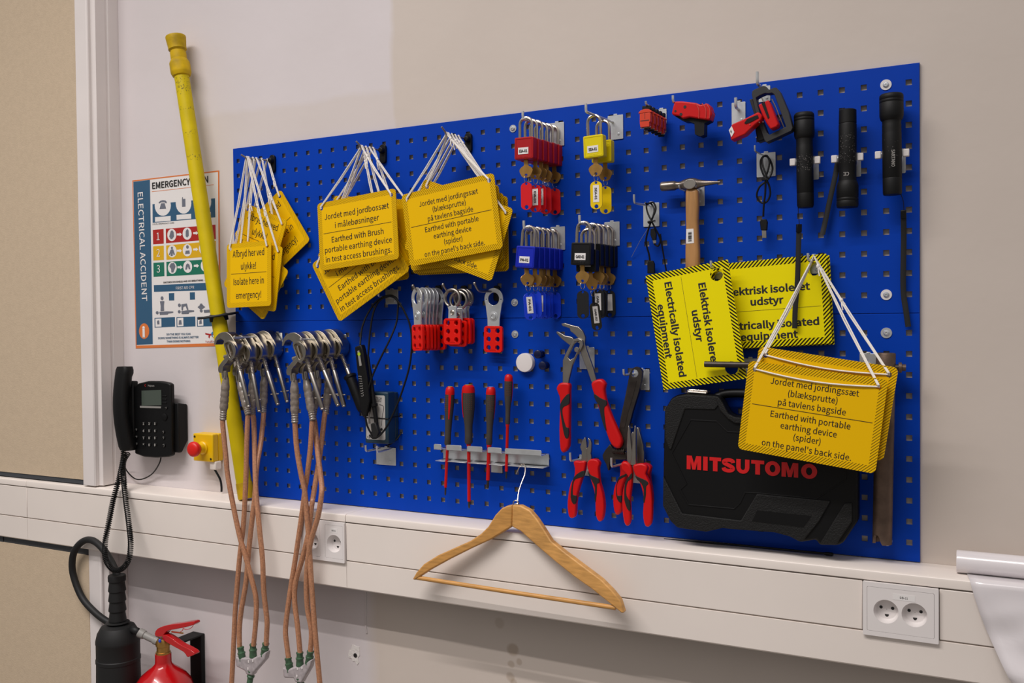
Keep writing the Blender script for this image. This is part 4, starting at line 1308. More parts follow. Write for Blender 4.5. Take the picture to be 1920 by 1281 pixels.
# ------------------------------------------------------------------ breaker lockouts
X_ = ZM(1180, 160, 10.667)
c0 = P(*X_(315, 640), .092)
p = P(*X_(650, 520), 0)
zinc_hook('zinc hook carrying the row of small orange-red breaker lockouts', (c0.x + .003, 0, c0.z + .024), .094, .006, .022, .03, r=.0022)
def mini_lockout(label, c):
    t = thing('breaker_lockout', label, 'breaker lockout', c, 'small orange-red breaker lockouts in a row')
    g = Geo()
    out = [(-.0115, .008), (-.0112, -.0185), (.0088, -.0185), (.0088, -.0105), (.0108, -.0105), (.0110, .008)] + [(.0125 * math.cos(a), .008 + .0075 * math.sin(a)) for a in [PI * k / 8 for k in range(9)]]
    out = [(-.0100, -.0185), (.0085, -.0185), (.0085, -.0100), (.0105, -.0095), (.0108, .0085), (-.0108, .0085), (-.0112, -.0095)]
    g.plate([out], .0125, lambda u, v, w: c + Vector((u, w, v)))
    b = obj('body', g, M_ORANGE, t, bev=.0008)
    g = Geo(); g.plate([[(.0135 * math.cos(a), .0085 + .0075 * math.sin(a)) for a in [PI * k / 10 for k in range(11)]]], .0105, lambda u, v, w: c + Vector((u, w - .0006, v)))
    obj('shoulder', g, M_ORANGE, b, bev=.0008)
    g = Geo(); g.cbox(c + Vector((-.0005, .0008, .003)), (.0008, .002, .012)); g.cbox(c + Vector((-.0008, .0008, -.0062)), (.018, .0022, .0014))
    obj('slot', g, M_INK, b)
    g = Geo(); g.cbox(c + Vector((.002, .0062, .0185)), (.017, .010, .0085))
    obj('clamp_block', g, M_BLACK, t, bev=.0012)
    g = Geo(); g.cbox(c + Vector((.002, .0068, -.0205)), (.012, .007, .006))
    obj('lower_jaw', g, M_BLACK, t, bev=.0012)
    g = Geo(); q = c + Vector((-.0105, .004, -.0198)); g.tube([q, q + Vector((.021, 0, .001))], .0009, 6)
    obj('pin', g, M_STEEL, t)
for k in range(5):
    w_ = ('frontmost small orange-red breaker lockout, its slotted face showing', 'second small orange-red breaker lockout from the front', 'third small orange-red breaker lockout from the front', 'fourth small orange-red breaker lockout from the front', 'last small orange-red breaker lockout, against the panel')[k]
    mini_lockout(w_, c0 + Vector((.0016 * k, .0165 * k, -.0006 * k)))

p = P(*X_(1150, 470), 0)
zinc_hook('short zinc hook poking through the red clamp breaker lockout', (p.x, 0, p.z), .07, .012, .02, .03, dx=-.006, r=.0024)
t = thing('breaker_lockout', 'red clamp-on breaker lockout with grooved edge, between the orange row and the framed one', 'breaker lockout', P(*X_(1200, 500), .06))
g = Geo(); g.plate([TR(X_, [(905, 320), (1040, 316), (1180, 330), (1330, 350), (1420, 386), (1500, 372), (1562, 358), (1605, 400), (1652, 560), (1600, 692), (1450, 672), (1200, 632), (1060, 662), (1000, 610), (870, 592), (842, 560), (870, 440)])], .026, traced(.070))
b = obj('body', g, M_RED, t, bev=.0025, seg=3)
for u, u2 in ((1330, 1385), (1455, 1525), (1525, 1600)):
    g = Geo(); g.tube(spline([P(*X_(u, 362), .0702), P(*X_(u2, 470), .071), P(*X_(u2 + 8, 570), .071), P(*X_(u2, 660), .0702)], 4), .0009, 6)
    obj('ridge', g, pm('worn_red', 'c8443c', .45) if 'worn_red' not in MATS else MATS['worn_red'], b)
g = Geo()
for q in ((920, 515, .0022), (1110, 430, .003), (1030, 580, .003)):
    c = P(*X_(q[0], q[1]), .0706); g.plate([circ(c.x, c.z, q[2], 12)], .0004, lambda u, v, w: Vector((u, c.y + w, v)))
obj('bore', g, M_INK, b)
g = Geo(); g.plate([TR(X_, [(870, 590), (1060, 640), (1200, 640), (1450, 680), (1560, 690), (1640, 600), (1660, 520), (1620, 700), (1500, 760), (1495, 990), (1420, 1020), (1310, 980), (1300, 760), (1180, 720), (1100, 720), (980, 660)])], .022, traced(.062))
obj('clamp_jaw', g, M_BLACK, t, bev=.002)

Y_ = ZM(1350, 140, 8.54)
p = P(*Y_(300, 610), 0)
zinc_hook('empty zinc hook behind the red lever of the framed breaker lockout', (p.x, 0, p.z + .006), .022, .018, .027, .044, plate_at=(0, -.008), r=.003)
p = P(*Y_(715, 260), 0)
zinc_hook('zinc hook at the top edge of the panel carrying the black framed breaker lockout', (p.x, 0, p.z), .06, .022, .022, .03, r=.003)
t = thing('breaker_lockout', 'large black framed breaker lockout with red clamp and red lever', 'breaker lockout', P(*Y_(760, 600), .05))
g = Geo()
g.plate([TR(Y_, [(770, 245), (860, 208), (905, 208), (960, 270), (1100, 600), (1163, 850), (1140, 900), (742, 1085), (710, 1050), (640, 850), (560, 560), (508, 320), (515, 262), (560, 232), (690, 178), (740, 190)]),
         TR(Y_, [(640, 330), (720, 295), (770, 300), (830, 290), (868, 318), (1058, 835), (790, 962), (755, 930), (690, 760), (600, 480), (575, 370)])], .020, traced(.058))
obj('frame', g, pm('charcoal_plastic', '232324', .5), t, bev=.002)
g = Geo(); g.plate([TR(Y_, [(470, 400), (520, 385), (640, 830), (600, 800)])], .012, traced(.044))
obj('side_rail', g, M_RUBBER, t, bev=.001)
g = Geo(); g.plate([TR(Y_, [(612, 482), (670, 452), (700, 480), (722, 425), (770, 402), (800, 450), (935, 790), (905, 835), (805, 872), (745, 780), (690, 680)])], .024, traced(.070))
b = obj('red_clamp', g, M_RED, t, bev=.002)
g = Geo(); g.plate([TR(Y_, [(662, 455), (715, 445), (790, 680), (765, 705)])], .002, traced(.0712))
obj('dark_slot', g, M_BLACK, b)
g = Geo(); g.plate([TR(Y_, [(195, 792), (380, 712), (600, 602), (640, 610), (672, 660), (655, 725), (560, 800), (400, 955), (178, 1052), (142, 880)])], .024, traced(.075))
b = obj('red_lever', g, M_RED, t, bev=.002)
g = Geo(); g.plate([TR(Y_, [(388, 775), (432, 712), (600, 645), (620, 690), (480, 765), (410, 790)])], .002, traced(.0762))
obj('dark_slot', g, M_BLACK, b)
g = Geo(); g.plate([TR(Y_, [(186, 822), (228, 920), (182, 1000), (142, 890)])], .001, traced(.0760))
st = obj('sticker', g, M_PAPER, b)
g = Geo(); g.plate([TR(Y_, [(172, 880), (186, 912), (180, 942), (166, 915)])], .0004, traced(.0764))
obj('print', g, M_INK, st)
g = Geo(); g.plate([TR(Y_, [(560, 870), (660, 740), (700, 900), (720, 1040), (600, 1080)])], .02, traced(.052))
obj('lower_jaw', g, M_BLACK, t, bev=.002)
g = Geo(); g.tube([P(*Y_(830, 390), .052), P(*Y_(900, 540), .054), P(*Y_(960, 700), .054), P(*Y_(1035, 870), .052)], .0011, 6); g.tube([P(*Y_(672, 375), .064), P(*Y_(705, 440), .066)], .0016, 6)
obj('steel_spindle', g, M_STEEL, t)
g = Geo()
for q in ((630, 765), (690, 760), (580, 1005), (480, 800)): g.ball(P(*Y_(*q), .076), .0011, n=8, m=5)
obj('rivet', g, M_CHROME, t)

# ------------------------------------------------------------------ magnets
F_ = ZM(760, 500, 2.562)
p = P(*F_(583, 461), .0)
g = Geo(); g.lathe([(.0001, 0), (.0195, 0), (.0208, .001), (.0208, .0105), (.0196, .0125), (.0175, .0128), (.0001, .0126)], along(p, p + Vector((0, -1, 0))), 36)
o = obj('board_magnet', g, M_WHITE); tag(o, 'round white magnet on the blue panel', 'magnet')
for lab, (u, v) in (('upper dark blue pin magnet beside the white round one', (655, 420)), ('lower dark blue pin magnet beside the white round one', (678, 474))):
    p = P(*F_(u, v), .0)
    g = Geo(); g.lathe([(.0001, 0), (.0078, 0), (.0080, .003), (.0062, .006), (.0058, .011), (.0088, .015), (.0094, .019), (.0088, .0215), (.006, .0228), (.0001, .023)], along(p, p + Vector((0, -1, 0))), 20)
    o = obj('pin_magnet', g, M_NAVY); tag(o, lab, 'magnet', 'dark blue pin magnets')

# ------------------------------------------------------------------ black tool case
K_ = ZM(1220, 720, 3.8825)
t = thing('tool_case', 'black plastic tool case with red MITSUTOMO lettering standing against the panel', 'tool case', P(*K_(800, 1000), .03))
D = .066
top = [(100, 195), (150, 110), (190, 88), (260, 74), (490, 88), (520, 130), (565, 215), (610, 240), (700, 247), (900, 268), (1010, 272), (1060, 240), (1110, 160), (1180, 158), (1420, 190), (1470, 235), (1500, 330)]
rgt = [(1508, 640), (1507, 1000), (1400, 1160), (1360, 1178), (1225, 1175), (1205, 1135), (1120, 1150), (1085, 1155), (1010, 1115), (900, 1085), (560, 1058), (520, 1052), (480, 1062), (400, 1080), (190, 1050), (140, 1000), (85, 890), (90, 660), (95, 400)]
g = Geo(); g.plate([TR(K_, top + rgt)], .030, traced(D))
obj('front_shell', g, M_CASE, t, bev=.005, seg=3, bang=25)
g = Geo(); g.plate([[(a + .8 * (b > 1100) , b) for a, b in TR(K_, [(x, y - 6) for x, y in top + rgt])]], .031, traced(D - .033))
obj('back_shell', g, M_CASE, t, bev=.004, seg=3, bang=25)
def raised(outs, h=.0035, mat=M_CASETEX, b=.0018):
    g = Geo(); g.plate([TR(K_, o) for o in outs], h + .003, traced(D + h))
    return obj('raised_panel', g, mat, t, bev=b, seg=2, bang=25)
raised([[(90, 670), (228, 945), (655, 996), (772, 802), (1310, 855), (1222, 1010), (1112, 1140), (1085, 1150), (1012, 1112), (900, 1082), (560, 1054), (520, 1048), (480, 1058), (400, 1076), (192, 1046), (142, 998), (88, 890)]])
g = Geo(); g.plate([TR(K_, [(775, 922), (738, 1000), (1112, 1044), (1170, 962)])], .001, traced(D + .0040))
obj('painted_recess', g, M_CASE, t)  # thin darker plate on top, a recess's shade put into its colour
raised([[(1410, 872), (1464, 868), (1467, 1000), (1355, 1165), (1228, 1168)]])
raised([[(104, 195), (152, 114), (192, 92), (260, 79), (488, 92), (505, 140), (468, 190), (250, 184), (150, 480), (134, 480), (102, 390)]], .002)
raised([[(470, 100), (488, 92), (520, 135), (562, 218), (608, 243), (700, 250), (700, 292), (610, 288), (560, 255), (500, 190)]], .0045)
raised([[(290, 258), (480, 268), (560, 345), (690, 352), (900, 372), (1010, 380), (1100, 320), (1380, 350), (1420, 420), (1425, 700), (1210, 842), (770, 800), (690, 796), (655, 870), (610, 915), (270, 885), (205, 768), (255, 728), (145, 505)],
        [(292, 268), (158, 505), (266, 730), (220, 770), (278, 876), (605, 906), (648, 864), (684, 787), (770, 791), (1206, 833), (1416, 695), (1411, 424), (1376, 358), (1104, 329), (1012, 390), (900, 381), (690, 361), (556, 354), (476, 277)]], .001, M_CASE, .0004)
g = Geo()
g.tube(spline([P(*K_(470, 130), .035), P(*K_(500, 90), .035), P(*K_(560, 70), .035), P(*K_(700, 70), .035), P(*K_(950, 95), .035), P(*K_(1050, 115), .035), P(*K_(1100, 160), .035), P(*K_(1115, 200), .035)], 5), [.010] * 6 + [.0085] * 24 + [.010] * 6, 12)
obj('carry_handle', g, M_CASE, t)
g = Geo(); g.plate([[(u, v) for u, v in TR(K_, [(258, 72), (262, 40), (300, 36), (412, 44), (416, 72), (398, 80)])]], .022, traced(.052))
l = obj('latch', g, M_CHROME, t, bev=.002)
g = Geo(); g.tube([P(*K_(275, 58), .055), P(*K_(405, 68), .055)], .0025, 8)
obj('latch_pin', g, M_STEEL, l)
c, a, b = P(*K_(722, 604), D), P(*K_(250, 568), D), P(*K_(1196, 638), D)
roll = math.degrees(math.atan2(b.z - a.z, b.x - a.x))
Mt = frame((c.x, -D - .0012, c.z), roll)
k = (b - a).length / 945
def tpt(u, v, w): return Mt @ Vector(((u - 722) * k, w, (50 - v) * k * 1.03))
def letter(ch, x0, x1):
    """one heavy extended capital, 100 units high between x0 and x1"""
    g = Geo()
    W = x1 - x0
    def pl(loops): g.plate([[(x0 + u, v) for u, v in l] for l in loops], .0012, tpt)
    def stroke(pts, wd):
        pts = [(p.x, p.y) for p in spline([Vector((q[0], q[1], 0)) for q in pts], 5)]
        L, R_ = [], []
        for i, (u, v) in enumerate(pts):
            p, q = pts[max(0, i - 1)], pts[min(len(pts) - 1, i + 1)]
            dx, dy = q[0] - p[0], q[1] - p[1]
            n = math.hypot(dx, dy) or 1
            wx = wd * (.5 + .12 * abs(dy) / n)
            L.append((u - dy / n * wx, v + dx / n * wx)); R_.append((u + dy / n * wx, v - dx / n * wx))
        g.rings([[tpt(x0 + l[0], l[1], 0), tpt(x0 + r[0], r[1], 0), tpt(x0 + r[0], r[1], .0012), tpt(x0 + l[0], l[1], .0012)] for l, r in zip(L, R_)])
    if ch == 'M': pl([[(0, 100), (0, 0), (38, 0), (W / 2, 55), (W - 38, 0), (W, 0), (W, 100), (W - 30, 100), (W - 30, 40), (W / 2 + 12, 100), (W / 2 - 12, 100), (30, 40), (30, 100)]])
    elif ch == 'I': pl([[(0, 0), (W, 0), (W, 100), (0, 100)]])
    elif ch == 'T': pl([[(0, 0), (W, 0), (W, 25), (W / 2 + 17, 25), (W / 2 + 17, 100), (W / 2 - 17, 100), (W / 2 - 17, 25), (0, 25)]])
    elif ch == 'O': pl([circ(W / 2, 50, W / 2, 40, 52), circ(W / 2, 50, W / 2 - 34, 30, 27)])
    elif ch == 'U':
        inner = [(W - 32, 0)] + [(W / 2 + (W / 2 - 32) * math.cos(t_), 55 + 22 * math.sin(t_)) for t_ in [PI * q / 10 for q in range(11)]] + [(32, 0)]
        outer = [(0, 0)] + [(W / 2 - W / 2 * math.cos(t_), 56 + 46 * math.sin(t_)) for t_ in [PI * q / 14 for q in range(15)]] + [(W, 0)]
        pl([outer + inner])
    elif ch == 'S': stroke([(W - 12, 31), (W - 18, 18), (W / 2, 11), (18, 20), (17, 35), (W / 2, 49), (W - 17, 64), (W - 18, 81), (W / 2, 89), (18, 82), (11, 68)], 25)
    return g
for ch, u0, u1 in (('M', 250, 361), ('I', 376, 410), ('T', 424, 511), ('S', 519, 612), ('U', 624, 720), ('T', 733, 826), ('O', 832, 940), ('M', 950, 1066), ('O', 1086, 1196)):
    obj('letter', letter(ch, u0, u1), MATS['case_red'] if 'case_red' in MATS else pm('case_red', 'd01014', .45), t, smooth=0)

# ------------------------------------------------------------------ brown steel tube with its bar
C2_ = ZM(1300, 620, 4.571)
for lab, q, pw in (('zinc bracket plate under the left end of the grey steel bar', C2_(490, 300), .032), ('zinc bracket plate behind the top of the brown tube', C2_(1500, 262), .03)):
    p = P(*q, 0)
    zinc_hook(lab, (p.x, 0, p.z - .006), .052 if pw > .031 else .03, .010, pw, .036, plate_at=(0, .002), r=.0024)
t = thing('socket_wrench_tube', 'brown steel tube with a notched lower end hanging beside the black case', 'tube wrench', P(1657, 1020, .045))
a, b = P(1661, 662, .040), P(1654, 1019, .034)
M = along(a, b)
L = (b - a).length
g = Geo()
inv = M.inverted()
n = 40
rings = []
tow = inv @ Vector((a.x - .6, a.y - .9, (a.z + b.z) / 2)); az0 = math.atan2(tow.y, tow.x)
for r, h in ((.0118, .02), (.0118, 0), (.0156, 0), (.0166, .002), (.0166, L * .5), (.0166, L - .016), (.0166, L), (.0118, L), (.0118, L - .03)):
    ring = []
    for k in range(n):
        a_ = 2 * PI * k / n
        da = (a_ - az0 + PI) % (2 * PI) - PI
        cut = .018 * max(0, 1 - (abs(da) / .55) ** 2) ** .5 if abs(da) < .55 else 0
        hh = h - (cut if h == L else 0)
        ring.append(M @ Vector((r * math.cos(a_), r * math.sin(a_), hh)))
    rings.append(ring)
g.rings(rings, caps=False)
obj('tube', g, M_RUST, t)
a, b = P(1321, 683, .072), P(1662, 689, .040)
e = b + (b - a).normalized() * .030
t2 = t
g = Geo(); g.tube([a, a + (e - a) * .5, e], .0058, 14)
bar = obj('cross_bar', g, M_DARKSTEEL, t)
g = Geo(); g.lathe([(.0001, .0), (.0095, 0), (.0095, .005), (.0062, .006), (.0062, .012), (.0001, .012)], along(e - (e - a).normalized() * .010, e + (e - a)), 14)
obj('end_nut', g, M_RUST, bar)

# ------------------------------------------------------------------ thin rod on the trunking, plastic bags on a roll
g = Geo(); g.tube([P(1245, 1011, .012), P(1400, 1024, .016), P(1545, 1038, .020), P(1549, 1038.6, .020), P(1562, 1040, .021)], [.0016, .0019, .0022, .0034, .0034], 8)
o = obj('thin_black_rod', g, M_BLACK); tag(o, 'thin black rod lying on the trunking below the black case', 'rod')

B_ = ZM(1780, 1000, 4.557)
t = thing('bag_roll', 'roll of white plastic bags lying on the trunking at the right edge', 'bag roll', (1.75, -.04, 1.085))
c = P(*B_(62, 230), .045)
rz, rc = .0195, Vector((c.x, -.040, 1.0848 + .0199))
g = Geo()
Mx = along(rc, rc + Vector((1, 0, 0)))
g.lathe([(.008, .0), (rz - .0005, 0), (rz, .001), (rz, .62), (.008, .62)], Mx, 28, caps=False)
obj('roll', g, M_FILM, t)
g = Geo()
cols, rows = 30, 34
x0 = P(1813, 1075, .062).x
V = []
for j in range(rows + 1):
    f = j / rows
    row = []
    for i in range(cols + 1):
        u = i / cols
        if f < .10:
            y, z = -.050 - .025 * f / .10, 1.0858 + .0008
        elif f < .2:
            k = (f - .10) / .10
            y, z = -.075 - .0125 * math.sin(k * PI / 2), 1.0866 - .010 * (1 - math.cos(k * PI / 2))
        else:
            k = (f - .2) / .8
            y = -.0875 - .016 * k
            z = 1.0766 - .158 * k
        left = x0 + .010 * f + .058 * f ** 1.5 + .012 * max(0, f - .55)
        x = left + u * (.50 - .05 * f)
        k = max(0, f - .16)
        wv = k * (.011 * math.sin(6.5 * u + 4 * f) + .007 * math.sin(15 * u - 11 * f + 1) + .005 * abs(math.sin(9 * u + 14 * f)) + .003 * math.sin(33 * u + 21 * f))
        z -= (.012 * u + .004 * math.sin(9 * u)) * k
        row.append(g.bm.verts.new((x, min(y + wv - .009 * k, -.0865) if f >= .2 else y, z)))
    V.append(row)
for j in range(rows):
    for i in range(cols):
        g.face((V[j][i], V[j][i + 1], V[j + 1][i + 1], V[j + 1][i]))
o = obj('hanging_film', g, M_FILM, t, smooth=180)
md = o.modifiers.new('film', 'SOLIDIFY'); md.thickness = .0006

# ------------------------------------------------------------------ yellow insulating pole
t = thing('insulating_pole', 'long yellow pole with a black hand guard leaning beside the panel', 'pole', P(462, 932, .045))
top, bot = P(339.5, 136, .036), P(462, 935, .050)
M = along(bot, top)
L = (top - bot).length
g = Geo(); g.lathe([(.0192, .035), (.0192, L * .5), (.0190, L - .002)], M, 28)
obj('tube', g, M_YPOLE, t)
g = Geo(); g.lathe([(.0001, 0), (.0195, 0), (.0205, .004), (.0205, .0395), (.0200, .041), (.0001, .041)], M, 28)
obj('foot_cap', g, M_YCAP, t)
g = Geo()
k = L + .002
g.lathe([(.0190, k - .014), (.0225, k - .012), (.0258, k - .004), (.0262, k - .001), (.0262, k + .021), (.0258, k + .0235), (.0215, k + .032), (.0205, k + .033), (.0205, k + .052), (.0190, k + .0535), (.0190, k + .056), (.0232, k + .060), (.0232, k + .068), (.0250, k + .083), (.0262, k + .093), (.0256, k + .0955), (.018, k + .0955), (.016, k + .08), (.0001, k + .08)], M, 30)
hd = obj('head_fitting', g, M_YCAP, t)
g = Geo(); q = P(318.5, 86, .052); g.cbox(q, (.010, .004, .008)); 
obj('locking_notch', g, M_INK, hd)
f = (P(408, 592, .046) - bot).length / L
gp = bot.lerp(top, f)
vw = (gp - CAM_POS).normalized()
un = (top - bot).normalized()
nn = (un - vw * (un.dot(vw) + .05)).normalized()
side = vw.cross(nn).normalized()
nn = (nn + side * .02 + Vector((-.06, 0, 0))).normalized()
sx = (nn.cross(vw)).normalized(); sy = nn.cross(sx) * .78
Mg = Matrix(((sx.x, sy.x, nn.x, gp.x), (sx.y, sy.y, nn.y, gp.y), (sx.z, sy.z, nn.z, gp.z), (0, 0, 0, 1)))
g = Geo(); g.lathe([(.0192, -.014), (.0235, -.014), (.0235, -.003), (.050, -.003), (.052, 0), (.050, .003), (.0235, .003), (.0192, .005)], Mg, 36)
obj('hand_guard', g, M_RUBBER, t)
# worn print below the head
g = Geo(); random.seed(9)
inv = M.inverted(); tow = inv @ CAM_POS; az = math.atan2(tow.y, tow.x)
for i in range(170):
    h = L - .02 - random.choice((.0, .012, .024, .028, .036, .086, .150, .215)) - random.gauss(0, .004); a = az + random.uniform(-1.0, 1.0)
    s = random.uniform(.0004, .0012); r = .01945
    if h > L - .0165: continue
    q = [(a - s / r, h), (a + s / r, h + s * .3), (a + s / r * .8, h + s * random.uniform(.5, 2)), (a - s / r * .7, h + s * .9)]
    g.face([g.bm.verts.new(M @ Vector((r * math.cos(x), r * math.sin(x), z))) for x, z in q])
obj('worn_print', g, pm('worn_grey_print', '5a5238', .7), t, smooth=0)

# ------------------------------------------------------------------ earthing cable sets with screw clamps
E_ = ZM(380, 580, 3.3714); I_ = ZM(400, 900, 3.362); N5 = ZM(430, 560, 3.203)
Q2 = ZM(520, 600, 6.406)
D0 = .111
A0 = P(*Q2(325, 390), D0)
def lc(x, y, dy=0.0):
    """offset from the boss of the clamp, measured on the foremost clamp of the right set"""
    p = P(*Q2(x, y), D0) - A0
    return Vector((p.x, dy, p.z))
def clamp(parent, anchor, spin, sleeve_to, handle=False, lean=0):
    """a cast C-shaped clamp with its screw spindle; spin = end of the spindle, sleeve_to = where the cable leaves"""
    T = Matrix.Translation(anchor)
    def f(dy):
        def ff(u, v, w):
            q = lc(u, v)
            return anchor + Vector((q.x, dy + w, q.z))
        return ff
    jaw = [(82, 312), (88, 262), (105, 215), (150, 170), (215, 150), (262, 162), (305, 195), (340, 250), (375, 300), (390, 360), (384, 425), (360, 475), (322, 518), (298, 520), (278, 492), (240, 540), (198, 588), (192, 655), (142, 660), (136, 595), (165, 548), (215, 490), (262, 452), (256, 425), (238, 330), (212, 268), (192, 252), (165, 236), (132, 246), (114, 270), (102, 305)]
    g = Geo(); g.plate([smooth2(jaw, 2)], .027, f(-.0085))
    cl = obj('clamp', g, M_ALU, parent, bev=.0048, seg=4, smooth=70)
    d = (Vector(spin) - anchor).normalized()
    g = Geo()
    g.plate([smooth2([(232, 290), (265, 258), (320, 265), (365, 305), (392, 370), (382, 440), (348, 495), (316, 512), (296, 485), (258, 380)], 2),
             smooth2([(250, 302), (277, 282), (318, 290), (350, 325), (366, 375), (358, 430), (336, 466), (318, 476), (302, 452), (270, 365)], 2)], .009, f(-.0150))
    obj('threaded_boss', g, M_ALU, cl, bev=.0014, seg=2, smooth=60)
    g = Geo(); g.tube([anchor + lc(282, 312, -.0108), anchor + lc(322, 455, -.0112)], .0030, 8)
    obj('cast_rib', g, M_CHROME, cl)
    L = (Vector(spin) - anchor).length
    pr = []
    for k in range(22):
        pr.append((.0044 if k % 2 else .0054, .014 + L * .26 * k / 21))
    pr += [(.0056, .014 + L * .28), (.0056, L - .006), (.0046, L - .004), (.0056, L - .002), (.0040, L), (.0001, L)]
    g = Geo(); g.lathe(pr, along(anchor, anchor + d), 14)
    g.tube([anchor - d * .018, anchor - d * .03], .0045, 10)
    sp = obj('spindle', g, M_STEEL, cl)
    if handle:
        g = Geo(); h0 = anchor + d * (L * .48)
        g.lathe([(.0001, 0), (.0125, 0), (.0155, .002), (.0155, .007), (.0130, .010), (.0128, .085), (.0110, .092), (.006, .094), (.006, .104), (.0001, .104)], along(h0, h0 + d), 20)
        obj('black_handle', g, M_BLACK, sp)
    else:
        q = anchor + d * (L * .80)
        g = Geo(); g.tube([q + Vector((-.011, -.002, 0)), q + Vector((.011, .002, .002))], .0016, 8)
        obj('tommy_pin', g, M_CHROME, sp)
    # pressure pad inside the jaw and the bolted terminal
    g = Geo(); g.tube([T @ lc(195, 470), T @ lc(255, 445)], [.0058, .0052], 12)
    obj('pressure_pad', g, M_ALU, cl)
    g = Geo()
    a = T @ lc(195, 640); b = T @ lc(205, 745)
    g.tube([a, b], [.0062, .0066], 12)
    g.tube([T @ lc(180, 660, -.0055), T @ lc(190, 735, -.0060)], .0024, 8); g.tube([T @ lc(208, 655, -.0060), T @ lc(220, 735, -.0065)], .0024, 8)
    obj('cable_lug', g, M_ALU, cl)
    e = Vector(sleeve_to)
    v = e - b
    M2 = along(b - v.normalized() * .004, e)
    Ls = v.length + .004
    pr = [(.0070, 0), (.0076, .006), (.0094, Ls * .16)]
    for k in range(4):
        z = Ls * (.20 + .14 * k)
        pr += [(.0102, z), (.0104, z + Ls * .08), (.0094, z + Ls * .11)]
    for k in range(4):
        z = Ls * (.78 + .055 * k)
        pr += [(.0078, z), (.0088, z + Ls * .015), (.0074, z + Ls * .04)]
    g = Geo(); g.lathe(pr, M2, 18)
    obj('sleeve', g, M_CLEAR, cl)
    return cl
def epath(parent, pts):
    q = []
    for z, x, y, d in pts:
        q.append(P(*(z(x, y) if z else (x, y)), d))
    g = Geo(); g.tube(spline(q, 5), .0062, 10)
    return obj('cable', g, M_CABLE, parent)
def splitter(parent, prongs, tip, d, tail):
    pts = [P(*I_(x, y), d) for x, y in prongs]
    tp = P(*I_(*tip), d)
    g = Geo()
    a, b, c = pts
    o = [(a.x - .012, a.z - .020), (a.x + .006, a.z - .022), (b.x - .006, b.z - .030), (b.x + .006, b.z - .030), (c.x - .006, c.z - .022), (c.x + .010, c.z - .014), (c.x + .004, c.z - .035), (tp.x + .014, tp.z + .004), (tp.x + .010, tp.z - .004), (tp.x - .010, tp.z - .004), (tp.x - .014, tp.z + .004), (a.x - .008, a.z - .045)]
    g.plate([o], .018, lambda u, v, w: Vector((u, -d - .009 + w, v)))
    sp = obj('splitter', g, M_CLEARG, parent, bev=.004, seg=3)
    for q, tgt in ((a, Vector((a.x + .006, -d, a.z - .03))), (b, Vector((b.x, -d, b.z - .03))), (c, Vector((c.x - .006, -d, c.z - .03)))):
        g = Geo()
        g.lathe([(.0070, -.003), (.0086, -.002), (.0086, .001), (.0074, .003), (.0078, .010), (.0096, .011), (.0096, .014), (.0084, .016), (.0094, .030)], along(q, tgt), 16)
        obj('green_boot', g, M_GREEN, sp)
    g = Geo(); e = P(*I_(*tail), d)
    g.lathe([(.0100, -.006), (.0078, .006), (.0094, .008), (.0094, .011), (.0074, .013), (.0072, .03)], along(tp, e), 16)
    obj('green_boot', g, M_GREEN, sp)
    g = Geo(); g.tube([tp, e, e + (e - tp)], .0062, 10)
    obj('cable', g, M_CABLE, parent)
    g = Geo()
    for dx, dz in ((.0, .03), (.014, .034), (-.002, .012)):
        g.cbox((tp.x + dx, -d - .0095, tp.z + dz), (.0035, .0012, .006))
    obj('painted_glint', g, M_WHITE, sp, bev=.0005)  # little white blocks painting glints onto the clear moulding

set1 = thing('earthing_cable_set', 'left set of copper earthing cables with four steel screw clamps beside the yellow pole', 'earthing set', P(440, 650, .1), 'earthing cable sets hanging on the panel')
Q1 = ZM(400, 600, 6.407)
F1 = [((260, 372), (430, 1050), (115, 1210), .111), ((432, 408), (556, 1105), (425, 1150), .082), ((580, 385), (780, 1025), (470, 1150), .052), ((722, 352), (893, 990), (600, 1125), .024)]
for (bx, by), (sx, sy), (ex, ey), d in F1:
    a = P(*Q1(bx, by), d)
    clamp(set1, a, P(*Q1(sx, sy), d + .004), P(*Q1(ex, ey), d + (.004 if d > .1 else .012)))
DT = .103
def end1(x, y, d): return (Q1, x, y, d)
epath(set1, [end1(113, 1195, .115), (None, 418, 800, .115), (None, 424, 860, .113), (I_, 95, 0, .112), (I_, 160, 330, .110), (I_, 200, 470, .108), (I_, 240, 620, .106), (I_, 268, 740, .104), (I_, 270, 850, .104), (I_, 262, 960, .104), (I_, 253, 1045, .104)])
epath(set1, [end1(423, 1140, .094), (N5, 110, 730, .094), (N5, 104, 900, .095), (I_, 205, 0, .096), (I_, 190, 280, .098), (I_, 165, 500, .100), (I_, 140, 800, .098), (I_, 130, 1000, .096), (I_, 115, 1290, .094), (I_, 105, 1400, .094)])
epath(set1, [end1(472, 1140, .064), (N5, 147, 730, .066), (N5, 152, 900, .080), (I_, 268, 60, .100), (I_, 290, 300, .112), (I_, 310, 500, .113), (I_, 318, 700, .110), (I_, 338, 880, .106), (I_, 337, 960, .104), (I_, 333, 1040, .103)])
epath(set1, [end1(602, 1110, .036), (N5, 206, 700, .038), (N5, 190, 860, .060), (N5, 165, 1010, .085), (I_, 262, 100, .096), (I_, 248, 220, .100), (I_, 225, 430, .099), (I_, 205, 650, .097), (I_, 175, 830, .098), (I_, 164, 950, .099), (I_, 166, 1062, .1)])
splitter(set1, ((172, 1060), (250, 1040), (330, 1036)), (240, 1215), .101, (232, 1262))

